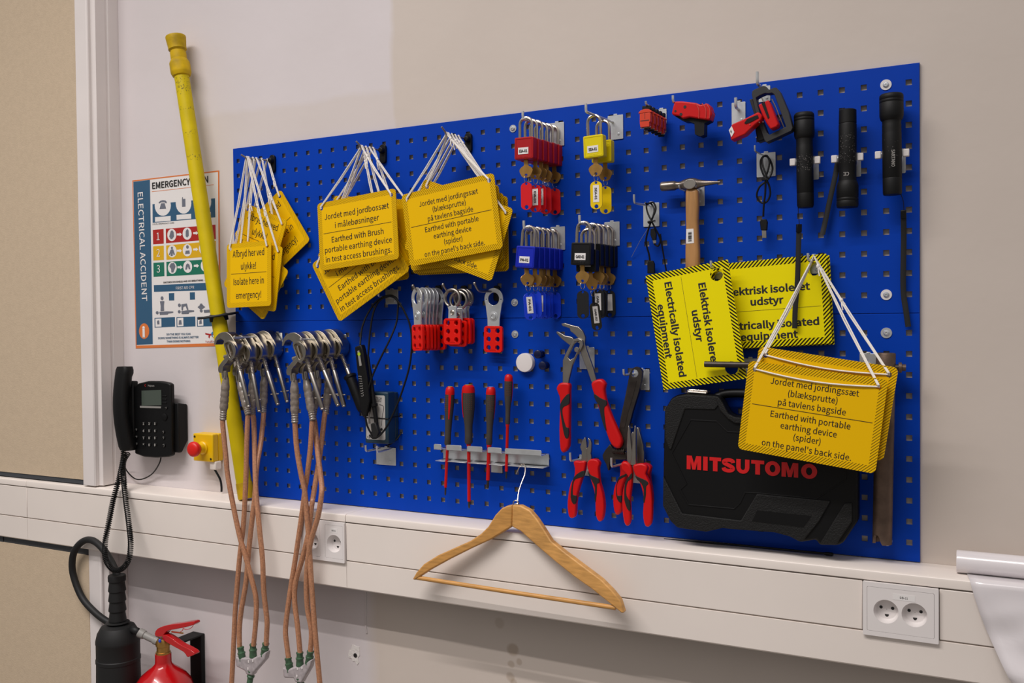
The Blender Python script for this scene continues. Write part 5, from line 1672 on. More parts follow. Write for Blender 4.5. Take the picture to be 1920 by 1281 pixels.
set2 = thing('earthing_cable_set', 'right set of copper earthing cables with four screw clamps, one with a black handle', 'earthing set', P(575, 650, .1), 'earthing cable sets hanging on the panel')
F2 = [((325, 390), (548, 1080), (212, 1245), .111), ((467, 372), (735, 1035), (430, 1220), .082), ((612, 362), (805, 1045), (425, 1180), .053), ((745, 342), (1000, 1010), (580, 1140), .024)]
for k, ((bx, by), (sx, sy), (ex, ey), d) in enumerate(F2):
    a = P(*Q2(bx, by), d)
    clamp(set2, a, P(*Q2(sx, sy), d + .004), P(*Q2(ex, ey), d + (.004 if d > .1 else .012)), handle=(k == 3))
epath(set2, [(Q2, 212, 1230, .115), (N5, 395, 760, .115), (N5, 405, 900, .113), (N5, 430, 1050, .111), (I_, 577, 80, .109), (I_, 592, 250, .108), (I_, 606, 450, .110), (I_, 622, 700, .112), (I_, 645, 1000, .112), (I_, 672, 1290, .11), (I_, 680, 1400, .11)])
epath(set2, [(Q2, 432, 1205, .094), (N5, 497, 745, .094), (N5, 487, 900, .094), (N5, 462, 1100, .094), (I_, 580, 40, .094), (I_, 562, 190, .095), (I_, 520, 480, .097), (I_, 482, 720, .1), (I_, 456, 930, .102), (I_, 462, 1030, .102), (I_, 475, 1125, .101)])
epath(set2, [(Q2, 427, 1165, .065), (N5, 513, 745, .070), (N5, 530, 920, .085), (N5, 553, 1100, .100), (I_, 682, 90, .112), (I_, 660, 230, .114), (I_, 612, 400, .113), (I_, 588, 600, .110), (I_, 592, 800, .106), (I_, 618, 950, .104), (I_, 612, 1085, .102)])
epath(set2, [(Q2, 582, 1125, .036), (N5, 573, 700, .040), (N5, 545, 930, .065), (N5, 505, 1180, .090), (I_, 622, 150, .098), (I_, 600, 330, .100), (I_, 560, 500, .1), (I_, 520, 640, .099), (I_, 512, 760, .100), (I_, 532, 930, .102), (I_, 547, 1090, .102)])
splitter(set2, ((472, 1128), (545, 1092), (612, 1085)), (548, 1262), .101, (552, 1310))
for lab, q, ox in (('zinc hook the left earthing clamps hang on', Q1(670, 207), .037), ('zinc hook the right earthing clamps hang on', Q2(683, 228), .030)):
    p = P(*q, 0)
    zinc_hook(lab, (p.x, 0, p.z), .121, .004, .032, .046, plate_at=(ox - .008, -.012), r=.0034)

# ------------------------------------------------------------------ voltage tester, probe and teal box
N_ = ZM(640, 540, 3.7687); N8 = ZM(660, 630, 5.82)
p = P(*N_(360, 70), 0)
zinc_hook('zinc hook carrying the black tester leads', (p.x - .004, 0, p.z + .002), .04, .008, .036, .034, plate_at=(.004, .0), dx=-.006)
p = P(*N_(318, 1135), 0)
zinc_hook('wide zinc twin hook holding up the dark teal box', (p.x, 0, p.z), .058, .014, .056, .042, plate_at=(0, -.018), twin=.016)
t = thing('transformer_box', 'dark teal plastic box with a white label strapped on the lower left panel', 'box', P(*N_(310, 1100), .02))
bx0, bx1 = P(*N8(140, 900), .046).x, P(*N8(395, 900), .046).x
bz1, bz0 = P(*N8(260, 612), .046).z, P(*N8(260, 1175), .046).z
g = Geo(); g.box((bx0, -.046, bz0), (bx1, -.016, bz1))
obj('shell', g, M_TEAL, t, bev=.003, seg=3)
g = Geo(); g.box((bx0 + .003, -.016, bz0 + .004), (bx1 - .001, -.0025, bz1 - .002))
obj('back_cover', g, M_TEAL, t, bev=.002)
g = Geo(); lx, lz = (P(*N8(155, 900), .0465).x + P(*N8(362, 900), .0465).x) / 2, (bz0 + bz1) / 2 + .0008
g.plate([rrect(P(*N8(362, 900), .0465).x - P(*N8(155, 900), .0465).x, (bz1 - bz0) * .86, .004, 4, lx, lz)], .0006, lambda u, v, w: Vector((u, -.0468 + w, v)))
lb = obj('label', g, pm('label_grey', 'b4b0ac', .6), t)
g = Geo()
tx = P(*N8(292, 680), .047)
text_geo(g, 'TECH', .0068, Matrix.Translation((tx.x, -.0471, tx.z))); text_geo(g, '1002', .0068, Matrix.Translation((tx.x, -.0471, tx.z - .0055)))
q = P(*N8(182, 1102), .047); text_geo(g, 'CE', .0075, Matrix.Translation((q.x, -.0471, q.z)))
obj('lettering', g, M_INK, lb, smooth=0)
g = Geo(); g.tube(spline([P(*N8(300, 748), .0472), P(*N8(340, 765), .0472), P(*N8(345, 800), .0472), P(*N8(330, 880), .0472), P(*N8(322, 980), .0472)], 4), .0005, 5); g.ball(P(*N8(322, 1020), .0470), (.0034, .0008, .0034))
obj('drawn_probe', g, M_INK, lb)
g = Geo()
zs = P(*N8(300, 895), .047).z
g.tube([(bx0 - .001, -.02, zs), (bx0 - .001, -.0475, zs), (bx1 + .001, -.0475, zs - .001), (bx1 + .001, -.02, zs + .001), (bx1 + .006, -.002, zs + .002)], .0013, 6)
zs2 = bz0 + .010
obj('strap', g, M_BLACK, t)
g = Geo(); g.tube(spline([P(*N_(425, 1018), .002), P(*N_(400, 1060), .012), P(*N_(360, 1095), .022), P(*N_(330, 1112), .03)], 4), .0020, 6)
obj('strap_end', g, M_BLACK, t)
t = thing('voltage_tester', 'flat black voltage tester with a lime green mark hanging left of the teal box', 'voltage tester', P(*N_(140, 600), .06))
g = Geo(); g.plate([TR(N_, [(92, 418), (138, 400), (150, 440), (182, 640), (196, 800), (176, 905), (150, 915), (130, 840), (112, 600)])], .016, traced(.074))
b = obj('housing', g, M_BLACK, t, bev=.0025)
g = Geo(); g.plate([TR(N8, [(58, 165), (78, 158), (106, 322), (82, 330)])], .0004, traced(.0746))
lb = obj('label', g, M_GREY, b)
c = P(*N8(76, 198), .0750)
g = Geo(); g.plate([circ(c.x, c.z, .0042, 14)], .0003, lambda u, v, w: Vector((u, c.y + w, v)))
obj('green_mark', g, M_LIME, lb)
g = Geo(); random.seed(2)
for k in range(9):
    q = P(*N8(82 + k * 3.6, 440 + k * 27), .0746); g.cbox(q, (.004 + random.random() * .003, .0003, .0012), frame((0, 0, 0)))
    q = P(*N8(100 + k * 3, 445 + k * 25), .0746); g.cbox(q, (.002, .0003, .002))
obj('scale_marks', g, M_GREY, b)
g = Geo(); g.tube(spline([P(*N_(x, y), d) for x, y, d in ((133, 402, .066), (138, 340, .06), (150, 270, .055), (185, 185, .048), (240, 105, .042), (300, 62, .040), (360, 56, .036), (398, 90, .03), (398, 170, .03), (388, 250, .034), (345, 360, .045), (290, 470, .055), (225, 610, .064), (190, 720, .070), (168, 850, .072), (182, 970, .070), (225, 1050, .066), (240, 1058, .06))], 5), .0022, 8)
obj('lead', g, M_BLACK, t)
t = thing('test_probe', 'slim black test probe in front of the teal box, its lead looping over the hook', 'test probe', P(*N_(210, 700), .06))
g = Geo(); a, b = P(*N_(188, 478), .058), P(*N_(256, 1020), .060)
Mx = along(a, b); L = (b - a).length
g.lathe([(.0022, 0), (.0030, .004), (.0034, .03), (.0046, .045), (.0050, L * .5), (.0056, L * .62), (.0085, L * .63), (.0085, L * .66), (.0054, L * .67), (.0046, L), (.0001, L)], Mx, 14)
pb = obj('handle', g, M_BLACK, t)
g = Geo(); g.plate([TR(N_, [(205, 960), (238, 950), (262, 1020), (252, 1060), (215, 1065)])], .012, traced(.068))
obj('probe_cap', g, M_RUBBER, t, bev=.002)
g = Geo(); g.tube([P(*N_(190, 830), .064), P(*N_(200, 960), .066)], .0022, 8)
obj('second_tip', g, M_STEEL, t)
g = Geo(); g.tube(spline([P(*N_(x, y), d) for x, y, d in ((189, 482, .058), (195, 400, .054), (205, 300, .05), (225, 180, .046), (262, 100, .042), (315, 66, .038), (370, 66, .034), (415, 115, .03), (450, 175, .028), (484, 260, .028), (498, 380, .032), (484, 540, .040), (440, 700, .048), (380, 860, .056), (318, 985, .062), (262, 1050, .066), (225, 1062, .066), (200, 1040, .064))], 5), .0023, 8)
obj('lead', g, M_BLACK, t)

# ------------------------------------------------------------------ poster
Z1 = ZM(230, 310, 7.115); Z2 = ZM(230, 470, 6.74)
PD = -WY + .0006
t = thing('safety_poster', 'electrical accident emergency poster taped to the white wall behind the yellow pole', 'poster', P(330, 655, PD))
pf = lambda lay: traced(PD + lay * .00022)
QUAD = [P(248, 338.5, PD), P(411, 319.5, PD), P(414, 650, PD), P(254, 653.5, PD)]
g = Geo(); g.plate([[(248, 338.5), (411, 319.5), (414, 649), (254.5, 653.5)]], .0004, pf(0))
sheet = obj('sheet', g, M_PAPER, t, smooth=0)
def pr(name, mat, polys, lay=1, parent=None):
    if len(polys) > 2:              # every printed shape is a part of its own
        return [pr(name, mat, [q], lay, parent) for q in polys]
    g = Geo()
    for z, pts in polys:
        loops = [pts] if not isinstance(pts[0][0], (tuple, list)) else pts
        g.plate([TR(z, l) for l in loops], 0, pf(lay))
    return obj(name, g, mat, parent or sheet, smooth=0)
pr('orange_border', M_POSTORG, [(None or ZM(0, 0, 1), [[(248, 338.5), (411, 319.5), (414, 649), (254.5, 653.5)], [(249.5, 340.6), (408.6, 322.3), (411, 643.3), (256.3, 648.2)]])])
banner = pr('blue_banner', M_POSTBLUE, [(ZM(0, 0, 1), [(250, 341), (281, 337.4), (286.5, 645.5), (256, 647)])])
pr('blue_panel', M_POSTBLUE, [(Z1, [(398, 520), (1232, 440), (1236, 694), (400, 768)]), (Z2, [(393, 437), (1100, 405), (1110, 500), (396, 522)]), (Z2, [(583, 540), (652, 537), (652, 630), (585, 632)]), (Z2, [(848, 528), (912, 525), (914, 618), (850, 621)]),
   (Z2, [(402, 852), (660, 840), (662, 962), (404, 974)]), (Z2, [(680, 842), (918, 832), (920, 958), (682, 968)]), (Z2, [(938, 838), (1160, 828), (1162, 955), (940, 962)])])
pr('red_row', M_POSTRED, [(Z1, [(402, 862), (545, 850), (548, 1045), (406, 1056)]), (Z1, [(575, 848), (1238, 792), (1242, 985), (578, 1040)])])
pr('yellow_row', M_POSTYEL, [(Z1, [(405, 1082), (548, 1072), (550, 1262), (408, 1272)]), (Z1, [(580, 1070), (1243, 1008), (1246, 1212), (584, 1262)])])
pr('green_row', M_POSTGRN, [(Z2, [(388, 155), (524, 146), (528, 324), (390, 332)]), (Z2, [(552, 142), (1180, 104), (1184, 288), (556, 325)])])
def el(z, x, y, rx, ry): return (z, circ(x, y, rx, 22, ry))
whites = [el(Z1, 535, 535, 108, 140), el(Z1, 812, 505, 104, 142), el(Z1, 1082, 485, 100, 140), (Z1, [(432, 692), (640, 676), (640, 740), (432, 756)]), (Z1, [(718, 662), (912, 648), (914, 712), (720, 728)]), (Z1, [(985, 640), (1175, 625), (1176, 690), (986, 704)])]
for row, z in ((0, Z1), (1, Z1), (2, Z2)):
    ys = ((930, 912, 890), (1148, 1134, 1110), (218, 205, 190))[row]
    xs_ = ((655, 860, 1075), (660, 862, 1078), (628, 822, 1042))[row]
    for x, y in zip(xs_, ys): whites.append(el(z, x, y, 60 if row < 2 else 56, 82 if row < 2 else 76))
    for x in ((755, 972) if row < 2 else (722, 930)):
        y = ys[0] - 8 - (x > 900) * 18; s = 1 if row < 2 else .95
        whites.append((z, [(x - 32 * s, y - 12), (x + 6, y - 14), (x + 6, y - 26), (x + 36, y), (x + 8, y + 26), (x + 6, y + 14), (x - 32 * s, y + 14)]))
whites += [(Z2, [(412, 862), (488, 858), (490, 962), (414, 966)]), (Z2, [(690, 852), (766, 848), (768, 954), (692, 958)]), (Z2, [(948, 846), (1018, 843), (1020, 948), (950, 952)])]
pr('white_panel', M_PAPER, whites, 2)
# dark pictograms: telephone, mobile, hands, people, heads, first aid figures
pic = [(Z1, [(478, 500), (500, 475), (535, 465), (570, 470), (590, 490), (580, 510), (560, 495), (515, 495), (488, 510)]), (Z1, [(512, 508), (560, 505), (580, 580), (492, 584)]),
       (Z1, [(795, 425), (803, 425), (805, 450), (836, 446), (838, 552), (792, 556), (790, 455)])]
pic += [(Z1, [(620, 950), (640, 880), (660, 865), (680, 890), (685, 950), (660, 985), (640, 985)]), (Z1, [(840, 880), (862, 845), (880, 870), (882, 940), (860, 965), (840, 950)]),
        el(Z1, 657, 1103, 14, 18), (Z1, [(640, 1125), (675, 1122), (698, 1190), (680, 1200), (668, 1170), (668, 1210), (640, 1212), (640, 1172), (628, 1202), (615, 1195)]), el(Z1, 864, 1090, 18, 24), (Z1, [(832, 1185), (840, 1140), (890, 1135), (896, 1180)]),
        (Z2, [(590, 200), (610, 160), (650, 155), (668, 200), (655, 240), (640, 278), (615, 276), (612, 235)]), (Z2, [(790, 240), (800, 180), (822, 160), (845, 180), (855, 236), (835, 235), (824, 200), (812, 240)])]
pics = pr('pictogram', M_POSTGRY, pic, 3)
fig = [el(Z2, 497, 602, 18, 24), (Z2, [(470, 640), (525, 637), (520, 690), (522, 760), (478, 765), (480, 700)]), el(Z2, 436, 785, 18, 20), (Z2, [(462, 775), (560, 768), (640, 770), (636, 785), (575, 795), (568, 808), (470, 812)]),
       el(Z2, 716, 690, 18, 22), (Z2, [(740, 680), (810, 668), (830, 745), (812, 750), (795, 700), (765, 710), (760, 755), (745, 755)]), el(Z2, 714, 772, 18, 20), (Z2, [(740, 765), (830, 752), (902, 755), (900, 772), (840, 780), (832, 800), (745, 802)]),
       el(Z2, 992, 690, 18, 22), (Z2, [(945, 715), (975, 690), (1012, 688), (1042, 712), (1010, 735), (975, 740)]), el(Z2, 992, 760, 18, 20), (Z2, [(1022, 752), (1120, 745), (1120, 780), (1030, 785)]),
       (Z2, [(432, 900), (445, 880), (462, 885), (465, 930), (440, 935)]), (Z2, [(712, 880), (740, 878), (748, 935), (706, 938)]), (Z2, [(970, 885), (995, 870), (1002, 925), (966, 930)])]
pr('pictogram', M_POSTGRY, fig, 3)
c = Z2(270, 1018)
orange = pr('orange_badge', M_POSTORG, [(ZM(0, 0, 1), circ(c[0] + .2, c[1], 9.6, 26, 14.6))], 2)
def ptext(z, x, y, s, size, width=None, rot=0, mat=M_INK, bold=0.0, parent=None, x2=None, y2=None, lay=4):
    p = P(*z(x, y), PD)
    roll = rot
    if x2 is not None:
        a, b = P(*z(x2[0], y2[0]), PD), P(*z(x2[1], y2[1]), PD)
        p = (a + b) / 2
        width = (b - a).length
        roll = math.degrees(math.atan2(b.z - a.z, b.x - a.x))
    g = Geo(); text_geo(g, s, size, frame((p.x, p.y - lay * .00022, p.z), roll), width=width, bold=bold, thick=.00005)
    return obj('lettering', g, mat, parent or sheet, smooth=0)
ptext(Z1, 0, 0, 'EMERGENCY PLAN', .0230, bold=.01, x2=(395, 1143), y2=(268, 178))
ptext(Z1, 0, 0, 'ELECTRICAL ACCIDENT', .0275, mat=M_PAPER, bold=.004, parent=banner, x2=(243, 302), y2=(355, 1280 + 8 * 1.0 + 520))
for z, x, y, s in ((Z1, 474, 940, '1'), (Z1, 478, 1160, '2'), (Z2, 455, 222, '3')): ptext(z, x, y, s, .028, mat=M_PAPER)
ptext(Z1, 0, 0, 'LOCAL EMERGENCY CARD', .005, x2=(402, 688), y2=(785, 765))
ptext(Z2, 0, 0, 'UNCONSCIOUSNESS AND NO BREATHING - START CPR', .006, x2=(515, 1180), y2=(402, 362), bold=.01)
ptext(Z2, 0, 0, 'FIRST AID CPR', .0105, mat=M_PAPER, x2=(675, 905), y2=(472, 460))
for s, xa, xb, ya, yb in (('DO THE BEST YOU CAN', 558, 858, 1056, 1050), ('DOING SOMETHING IS ALWAYS BETTER', 450, 960, 1104, 1090), ('THAN DOING NOTHING', 560, 856, 1146, 1140)):
    ptext(Z2, 0, 0, s, .0072, x2=(xa, xb), y2=(ya, yb), mat=M_POSTBLUE, bold=.008)
ptext(Z2, 268, 1020, 'i', .034, mat=M_PAPER, bold=.03, parent=orange)
pr('rule', M_POSTORG, [(Z1, [(388, 350), (1215, 256), (1215, 262), (388, 357)])])
pr('red_emblem', M_POSTRED, [(Z2, [(1042, 1040), (1100, 1052), (1165, 1045), (1168, 1062), (1105, 1075), (1095, 1112), (1082, 1095), (1088, 1070), (1046, 1062)])], 2)
pr('blue_emblem', pm('emblem_blue', '2a7cb8', .5), [(Z2, [(1118, 1045), (1140, 1020), (1172, 1018), (1172, 1034), (1146, 1040), (1134, 1070), (1140, 1090), (1128, 1090)])], 3)
pr('yellow_emblem', M_POSTYEL, [(Z2, [(1132, 1092), (1150, 1108), (1178, 1112), (1178, 1098), (1156, 1094)])], 3)
ptext(Z2, 0, 0, 'TotalEnergies', .007, x2=(1046, 1250), y2=(1150, 1142), mat=M_POSTRED)

# ------------------------------------------------------------------ wall telephone
Z3 = ZM(180, 670, 5.338); T2 = ZM(225, 680, 6.742)
t = thing('desk_telephone', 'black office telephone mounted on the wall beside the white casing', 'telephone', P(300, 800, 0), )
g = Geo(); g.plate([TR(Z3, [(380, 300), (420, 262), (520, 238), (640, 240), (715, 254), (745, 272), (750, 480), (755, 985), (720, 1000), (600, 1008), (480, 1000), (385, 965)])], .015, traced(.040))
body = obj('body', g, M_BLACK, t, bev=.004, seg=3)
g = Geo(); x0 = P(*Z3(560, 700), .02).x; x1 = P(*Z3(925, 700), -WY).x
z1, z0 = P(*Z3(850, 470), .0).z, P(*Z3(850, 830), .0).z
g.plate([[(-.001, z0), (-.001, z1), (-.034, z1 + .006), (-.034, z0 - .030), (-.022, z0 - .030)]], x1 - x0, lambda u, v, w: Vector((x0 + w, u + WY - .0005, v)))
obj('wall_bracket', g, M_MATTBLACK, t, bev=.003)
g = Geo(); g.plate([TR(T2, [(272, 355), (520, 345), (522, 540), (274, 545)])], .0008, traced(.0412))
obj('display', g, M_SCREEN, body)
g = Geo(); g.plate([TR(T2, [(250, 548), (518, 556), (516, 578), (252, 572)])], .0010, traced(.0414))
obj('display_edge', g, M_GREY, body)
for ky, ks in ((770, '123'), (860, '456'), (950, '789'), (1038, '*0#')):
    for kx, ch in zip((302, 374, 446), ks):
        c = P(*T2(kx, ky), .0405)
        g = Geo(); g.plate([rrect(.0115, .0092, .002, 3, c.x, c.z)], .003, lambda u, v, w: Vector((u, c.y - .0016 + w, v)))
        kb = obj('key', g, M_BLACK, body, bev=.0008)
        g = Geo(); text_geo(g, ch, .0082, Matrix.Translation((c.x, c.y - .0018, c.z)), bold=.03)
        obj('lettering', g, M_GREY, kb, smooth=0)
for kx, ky, r in ((210, 850, .0042), (213, 940, .0042), (215, 1028, .0042), (550, 880, .0046), (552, 952, .0046), (556, 1048, .0055), (585, 575, .004), (565, 690, .0095)):
    c = P(*T2(kx, ky), .0405)
    g = Geo(); g.lathe([(.0001, .0), (r, 0), (r, .0016), (r * .8, .0024), (.0001, .0020)], along(c, c + Vector((0, -1, 0))), 16)
    kb = obj('round_key', g, M_BLACK, body)
    if r < .009:
        g = Geo(); g.tube([c + Vector((r * .6 * math.cos(a), -.0024, r * .6 * math.sin(a))) for a in [R(-60 + 200 * k / 6) for k in range(7)]], .0004, 5)
        obj('mark', g, M_GREY, kb)
for k in range(3):
    c = P(*T2(560, 420 + 45 * k), .0405); g = Geo(); g.cbox(c, (.017, .003, .0035)); obj('line_key', g, M_BLACK, body, bev=.0008)
c = P(*T2(325, 288), .0405)
g = Geo(); g.tube([c + Vector((.0028 * math.cos(a), -.0006, .0028 * math.sin(a))) for a in [R(60 + 240 * k / 10) for k in range(11)]], .0006, 5)
obj('red_emblem', g, M_POSTRED, body)
c = P(*T2(395, 291), .0405)
g = Geo(); text_geo(g, 'Polycom', .0062, Matrix.Translation((c.x, c.y - .0006, c.z)), bold=.01)
obj('lettering', g, M_GREY, body, smooth=0)
# handset: a curved shell swept downwards, lying in front of the body
hx0, hx1 = P(*Z3(135, 500), .082).x, P(*Z3(262, 500), .082).x
zt, zb = P(*Z3(230, 97), .075).z, P(*Z3(250, 938), .075).z
g = Geo(); rings = []
for k in range(25):
    f = k / 24
    z = zt + (zb - zt) * f
    bow = math.sin(PI * f)
    e = min(1, f / .03, (1 - f) / .03) ** .5
    xc = (hx0 + hx1) / 2 + .004 - .005 * bow + .006 * f
    wd = ((hx1 - hx0) / 2 - .0012 * bow) * (.80 + .20 * e)
    y0 = -.070 - .012 * bow
    y1 = -.046 - .012 * bow ** 3 if .12 < f < .88 else -.042
    rings.append([Vector((xc + wd * sx, yy, z)) for sx, yy in ((-.80, y0 + .004), (-.55, y0 + .0012), (.55, y0), (.80, y0 + .003), (1.0, y0 + .012), (1, y1 - .006), (.85, y1), (-.85, y1), (-1.0, y1 - .006), (-1.0, y0 + .012))])
g.rings(rings)
hs = obj('handset', g, M_BLACK, t, smooth=50)
g = Geo(); g.box((hx0 + .006, -.0445, zb + .012), (P(*Z3(400, 800), .036).x, -.024, zt - .040))
obj('cradle', g, M_MATTBLACK, t, bev=.004)
path = spline([P(x, y, d) for x, y, d in ((232, 842, .062), (231, 862, .068), (224, 895, .090), (213, 935, .106), (204, 980, .120), (197, 1020, .136), (199, 1050, .150), (212, 1068, .156), (228, 1067, .156), (241, 1050, .150), (245, 1020, .136), (242, 985, .120), (236, 940, .106), (232, 900, .090), (231, 868, .062), (240, 850, .036))], 30)
g = Geo(); pts = []
acc = 0
for i in range(len(path) - 1):
    seg = path[i + 1] - path[i]
    tn = seg.normalized(); u = tn.cross(Vector((0, 1, 0))).normalized(); v = tn.cross(u)
    n_ = 2
    for k in range(n_):
        a = acc / .0052 * 2 * PI
        pts.append(path[i] + seg * (k / n_) + (u * math.cos(a) + v * math.sin(a)) * .0062)
        acc += seg.length / n_
# resample evenly enough for about nine points a turn
pts2 = []
tot = acc
turns = tot / .0052
N = int(turns * 9)
cum = [0.0]
for i in range(len(path) - 1): cum.append(cum[-1] + (path[i + 1] - path[i]).length)
i = 0
for s in range(N):
    x = cum[-1] * s / N
    while i < len(cum) - 2 and cum[i + 1] < x: i += 1
    q = path[i].lerp(path[i + 1], (x - cum[i]) / max(1e-9, cum[i + 1] - cum[i]))
    tn = (path[min(i + 2, len(path) - 1)] - path[max(i - 1, 0)]).normalized()
    u = tn.cross(Vector((0, 1, 0))).normalized(); v = tn.cross(u)
    a = 2 * PI * s / 9
    pts2.append(q + (u * math.cos(a) + v * math.sin(a)) * .0062)
g.tube(pts2, .0017, 5)
obj('coiled_cord', g, M_BLACK, t)
g = Geo(); g.tube(spline([P(*Z3(x, y), d) for x, y, d in ((650, 995, .02), (635, 1060, .02), (570, 1160, .008), (480, 1215, .004), (400, 1220, .004), (330, 1165, .004), (285, 1090, .01), (275, 1010, .03))], 5), .0018, 8)
obj('line_cord', g, M_BLACK, t)

# ------------------------------------------------------------------ emergency stop
t = thing('emergency_stop', 'yellow emergency stop box with a red mushroom button on the wall', 'emergency stop', P(390, 870, 0))
x0, x1 = P(362, 840, .030).x, P(399, 840, .030).x
z1, z0 = P(375, 813.5, .030).z, P(385, 866, .030).z
g = Geo(); g.box((x0, -.030, z0), (x1, -.010, z1))
bx = obj('box_lid', g, M_SAFEYEL, t, bev=.003, seg=3)
g = Geo(); g.box((x0, -.0095, z0), (x1, WY - .0005, z1))
obj('box_base', g, M_SAFEYEL, t, bev=.003, seg=3)
for u, v in ((.007, -.007), (-.007, .008)):
    c = Vector((x0 + .007 if u > 0 else x1 - .007, -.030, z1 - .008 if u > 0 else z0 + .008))
    g = Geo(); g.lathe([(.0001, .0002), (.0026, .0002), (.0030, .0012), (.0001, .0010)], along(c, c + Vector((0, -1, 0))), 12)
    obj('screw', g, M_DARKSTEEL, bx)
c = Vector(((x0 + x1) / 2 + .001, -.030, (z0 + z1) / 2))
Mx = along(c, c + Vector((0, -1, 0)))
g = Geo(); g.lathe([(.0001, 0), (.0170, 0), (.0170, .004), (.0145, .006), (.0130, .018), (.0001, .018)], Mx, 24)
obj('collar', g, M_SAFEYEL, t)
g = Geo(); g.lathe([(.0001, .017), (.0120, .017), (.0155, .021), (.0190, .027), (.0200, .031), (.0195, .036), (.0165, .0395), (.010, .0412), (.0001, .0416)], Mx, 28)
obj('mushroom_button', g, M_SAFERED, t)
p = P(*Z3(1185, 1095), .018)
g = Geo(); g.box((p.x - .012, -.024, p.z - .008), (p.x + .010, -.002, z0 + .001))
obj('cable_gland', g, M_TRUNK, t, bev=.003)
g = Geo(); g.tube(spline([P(*Z3(1185, 1120), .018), P(*Z3(1215, 1170), .018), P(*Z3(1245, 1230), .016), P(*Z3(1256, 1300), .013), P(*Z3(1256, 1345), .012)], 4), .0028, 8)
obj('cable', g, M_BLACK, t)

# ------------------------------------------------------------------ fire extinguisher
Z4 = ZM(100, 980, 4.257)
t = thing('fire_extinguisher', 'red fire extinguisher with a black horn hanging on the wall under the trunking', 'fire extinguisher', P(307, 1281, .10))
ax = P(*Z4(878, 1080), .098)
g = Geo(); Mx = Matrix.Translation((ax.x, -.098, 0))
zn, zs = P(*Z4(878, 1045), .098).z, P(*Z4(878, 1125), .098).z
g.lathe([(.0001, .28), (.070, .28), (.076, .29), (.076, zs - .085), (.0745, zs - .065), (.068, zs - .046), (.056, zs - .030), (.040, zs - .016), (.028, zs - .007), (.0215, zs), (.0205, zs + .006), (.0205, zn), (.0001, zn)], Mx, 40)
obj('cylinder', g, M_FIRE, t, smooth=60)
g = Geo(); g.lathe([(.0190, zn - .001), (.0190, zn + .005), (.0165, zn + .006), (.0165, zn + .020), (.0185, zn + .021), (.0185, zn + .030), (.014, zn + .040), (.0001, zn + .041)], Mx, 12)
vv = obj('brass_valve', g, M_BRASS, t, smooth=25)
c = P(*Z4(850, 945), .116)
g = Geo(); g.ball(c, (.0042, .003, .0052))
obj('blue_plug', g, pm('blue_plug', '1848c8', .3), vv)
g = Geo(); g.plate([TR(Z4, smooth2([(812, 908), (815, 865), (850, 838), (920, 818), (1000, 808), (1110, 792), (1124, 800), (1118, 818), (1030, 842), (940, 858), (900, 872), (880, 895), (866, 912)], 2))], .020, traced(.108))
obj('carry_lever', g, M_FIRE, t, bev=.003)
g = Geo(); g.plate([TR(Z4, smooth2([(870, 902), (900, 900), (950, 930), (1010, 975), (1070, 1005), (1112, 1030), (1126, 1048), (1118, 1060), (1076, 1074), (1062, 1066), (1040, 1035), (960, 990), (900, 955), (872, 930)], 2))], .018, traced(.110))
obj('squeeze_lever', g, M_FIRE, t, bev=.003)
g = Geo(); g.tube(spline([P(*Z4(x, y), .112) for x, y in ((945, 872), (1000, 878), (1032, 860), (1036, 845), (1060, 855), (1100, 842), (1118, 815), (1105, 800))], 4), .0008, 6)
obj('safety_wire', g, M_FIRE, t)
g = Geo(); g.tube([P(*Z4(945, 872), .104), P(*Z4(1035, 884), .104)], .0022, 8)
obj('safety_pin', g, M_BRASS, t)
a, b = P(*Z4(835, 950), .104), P(*Z4(690, 880), .118)
g = Geo(); Mx2 = along(a, b); L = (b - a).length
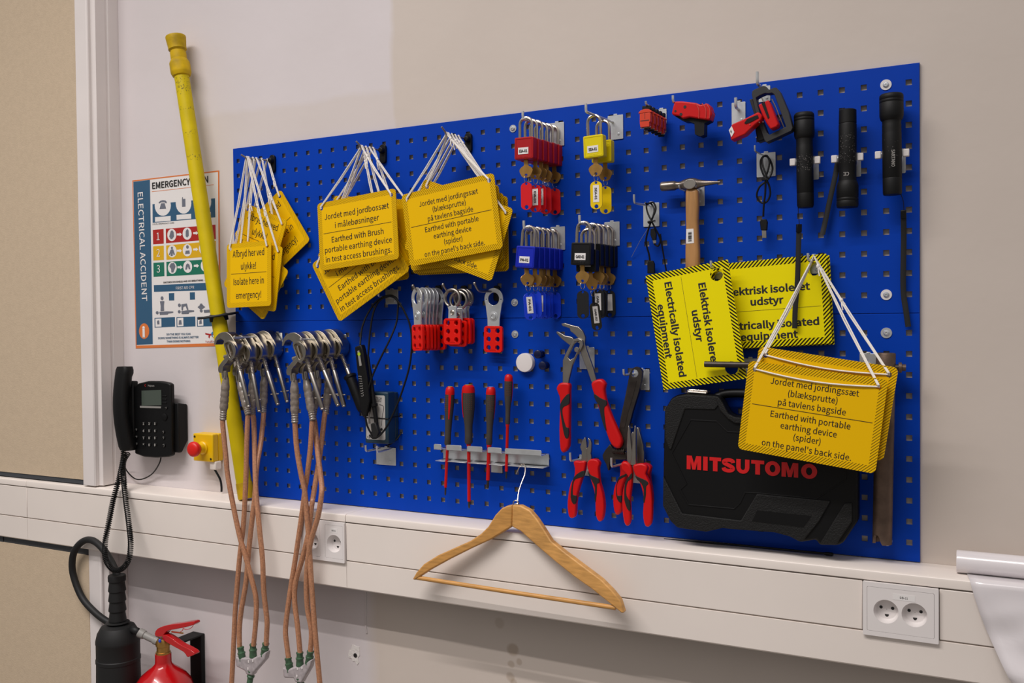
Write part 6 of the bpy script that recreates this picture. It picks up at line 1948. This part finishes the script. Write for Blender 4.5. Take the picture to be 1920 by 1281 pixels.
g.lathe([(.011, 0), (.011, .010), (.0095, .012), (.0095, L - .016), (.0115, L - .014), (.0125, L), (.0095, L + .004), (.0001, L + .004)], Mx2, 14)
obj('hose_coupling', g, M_GREY, vv)
hp = [(b + (b - a).normalized() * x) for x in (.002, .02)] + [P(*Z4(560, 850), .075), P(*Z4(430, 790), .085), P(*Z4(330, 715), .088), P(*Z4(230, 600), .088), P(*Z4(165, 440), .090), P(*Z4(150, 320), .094), P(*Z4(175, 215), .098), P(*Z4(245, 146), .098), P(*Z4(320, 146), .102), P(*Z4(400, 215), .110), P(*Z4(465, 320), .120), P(*Z4(505, 410), .130), P(*Z4(511, 440), .130)]
g = Geo(); g.tube(spline(hp, 6), .0092, 14)
obj('hose', g, M_RUBBER, t)
hc = P(*Z4(510, 600), .13)
Mx = Matrix.Translation((hc.x, -.13, 0))
zt, zb_, zd = P(*Z4(512, 420), .13).z, P(*Z4(510, 782), .13).z, P(*Z4(510, 930), .13).z
pr_ = [(.0100, zt + .002), (.0215, zt), (.0225, zt - .004)]
for k in range(5):
    z = zt - .012 - (zt - .012 - zb_ - .004) * k / 4
    pr_ += [(.0222, z), (.0222, z - .003), (.0198, z - .005), (.0198, z - .010)]
pr_ += [(.0220, zb_), (.030, zb_ - .004), (.042, zb_ - .014), (.051, zb_ - .030), (.0555, zd), (.0555, zd - .006), (.0545, zd - .008), (.0545, zd - .046), (.0558, zd - .048), (.0558, zd - .056), (.0545, zd - .058), (.057, zd - .20), (.0001, zd - .20)]
g = Geo(); g.lathe(sorted(pr_, key=lambda q: -q[1]), Mx, 32)
obj('horn', g, M_RUBBER, t, smooth=30)
t = thing('wall_bracket', 'black flat steel bracket behind the fire extinguisher', 'bracket', P(355, 1281, 0))
x0, x1 = P(*Z4(1080, 1000), .01).x, P(*Z4(1172, 1000), .01).x
zt = P(*Z4(1120, 890), .01).z
g = Geo()
g.box((x0, -.006, .35), (x1, WY, zt))
obj('upright', g, M_MATTBLACK, t, bev=.002)
g = Geo(); g.box((x0, -.085, zt - .0045), (x1, -.004, zt))
obj('top_arm', g, M_MATTBLACK, t, bev=.002)
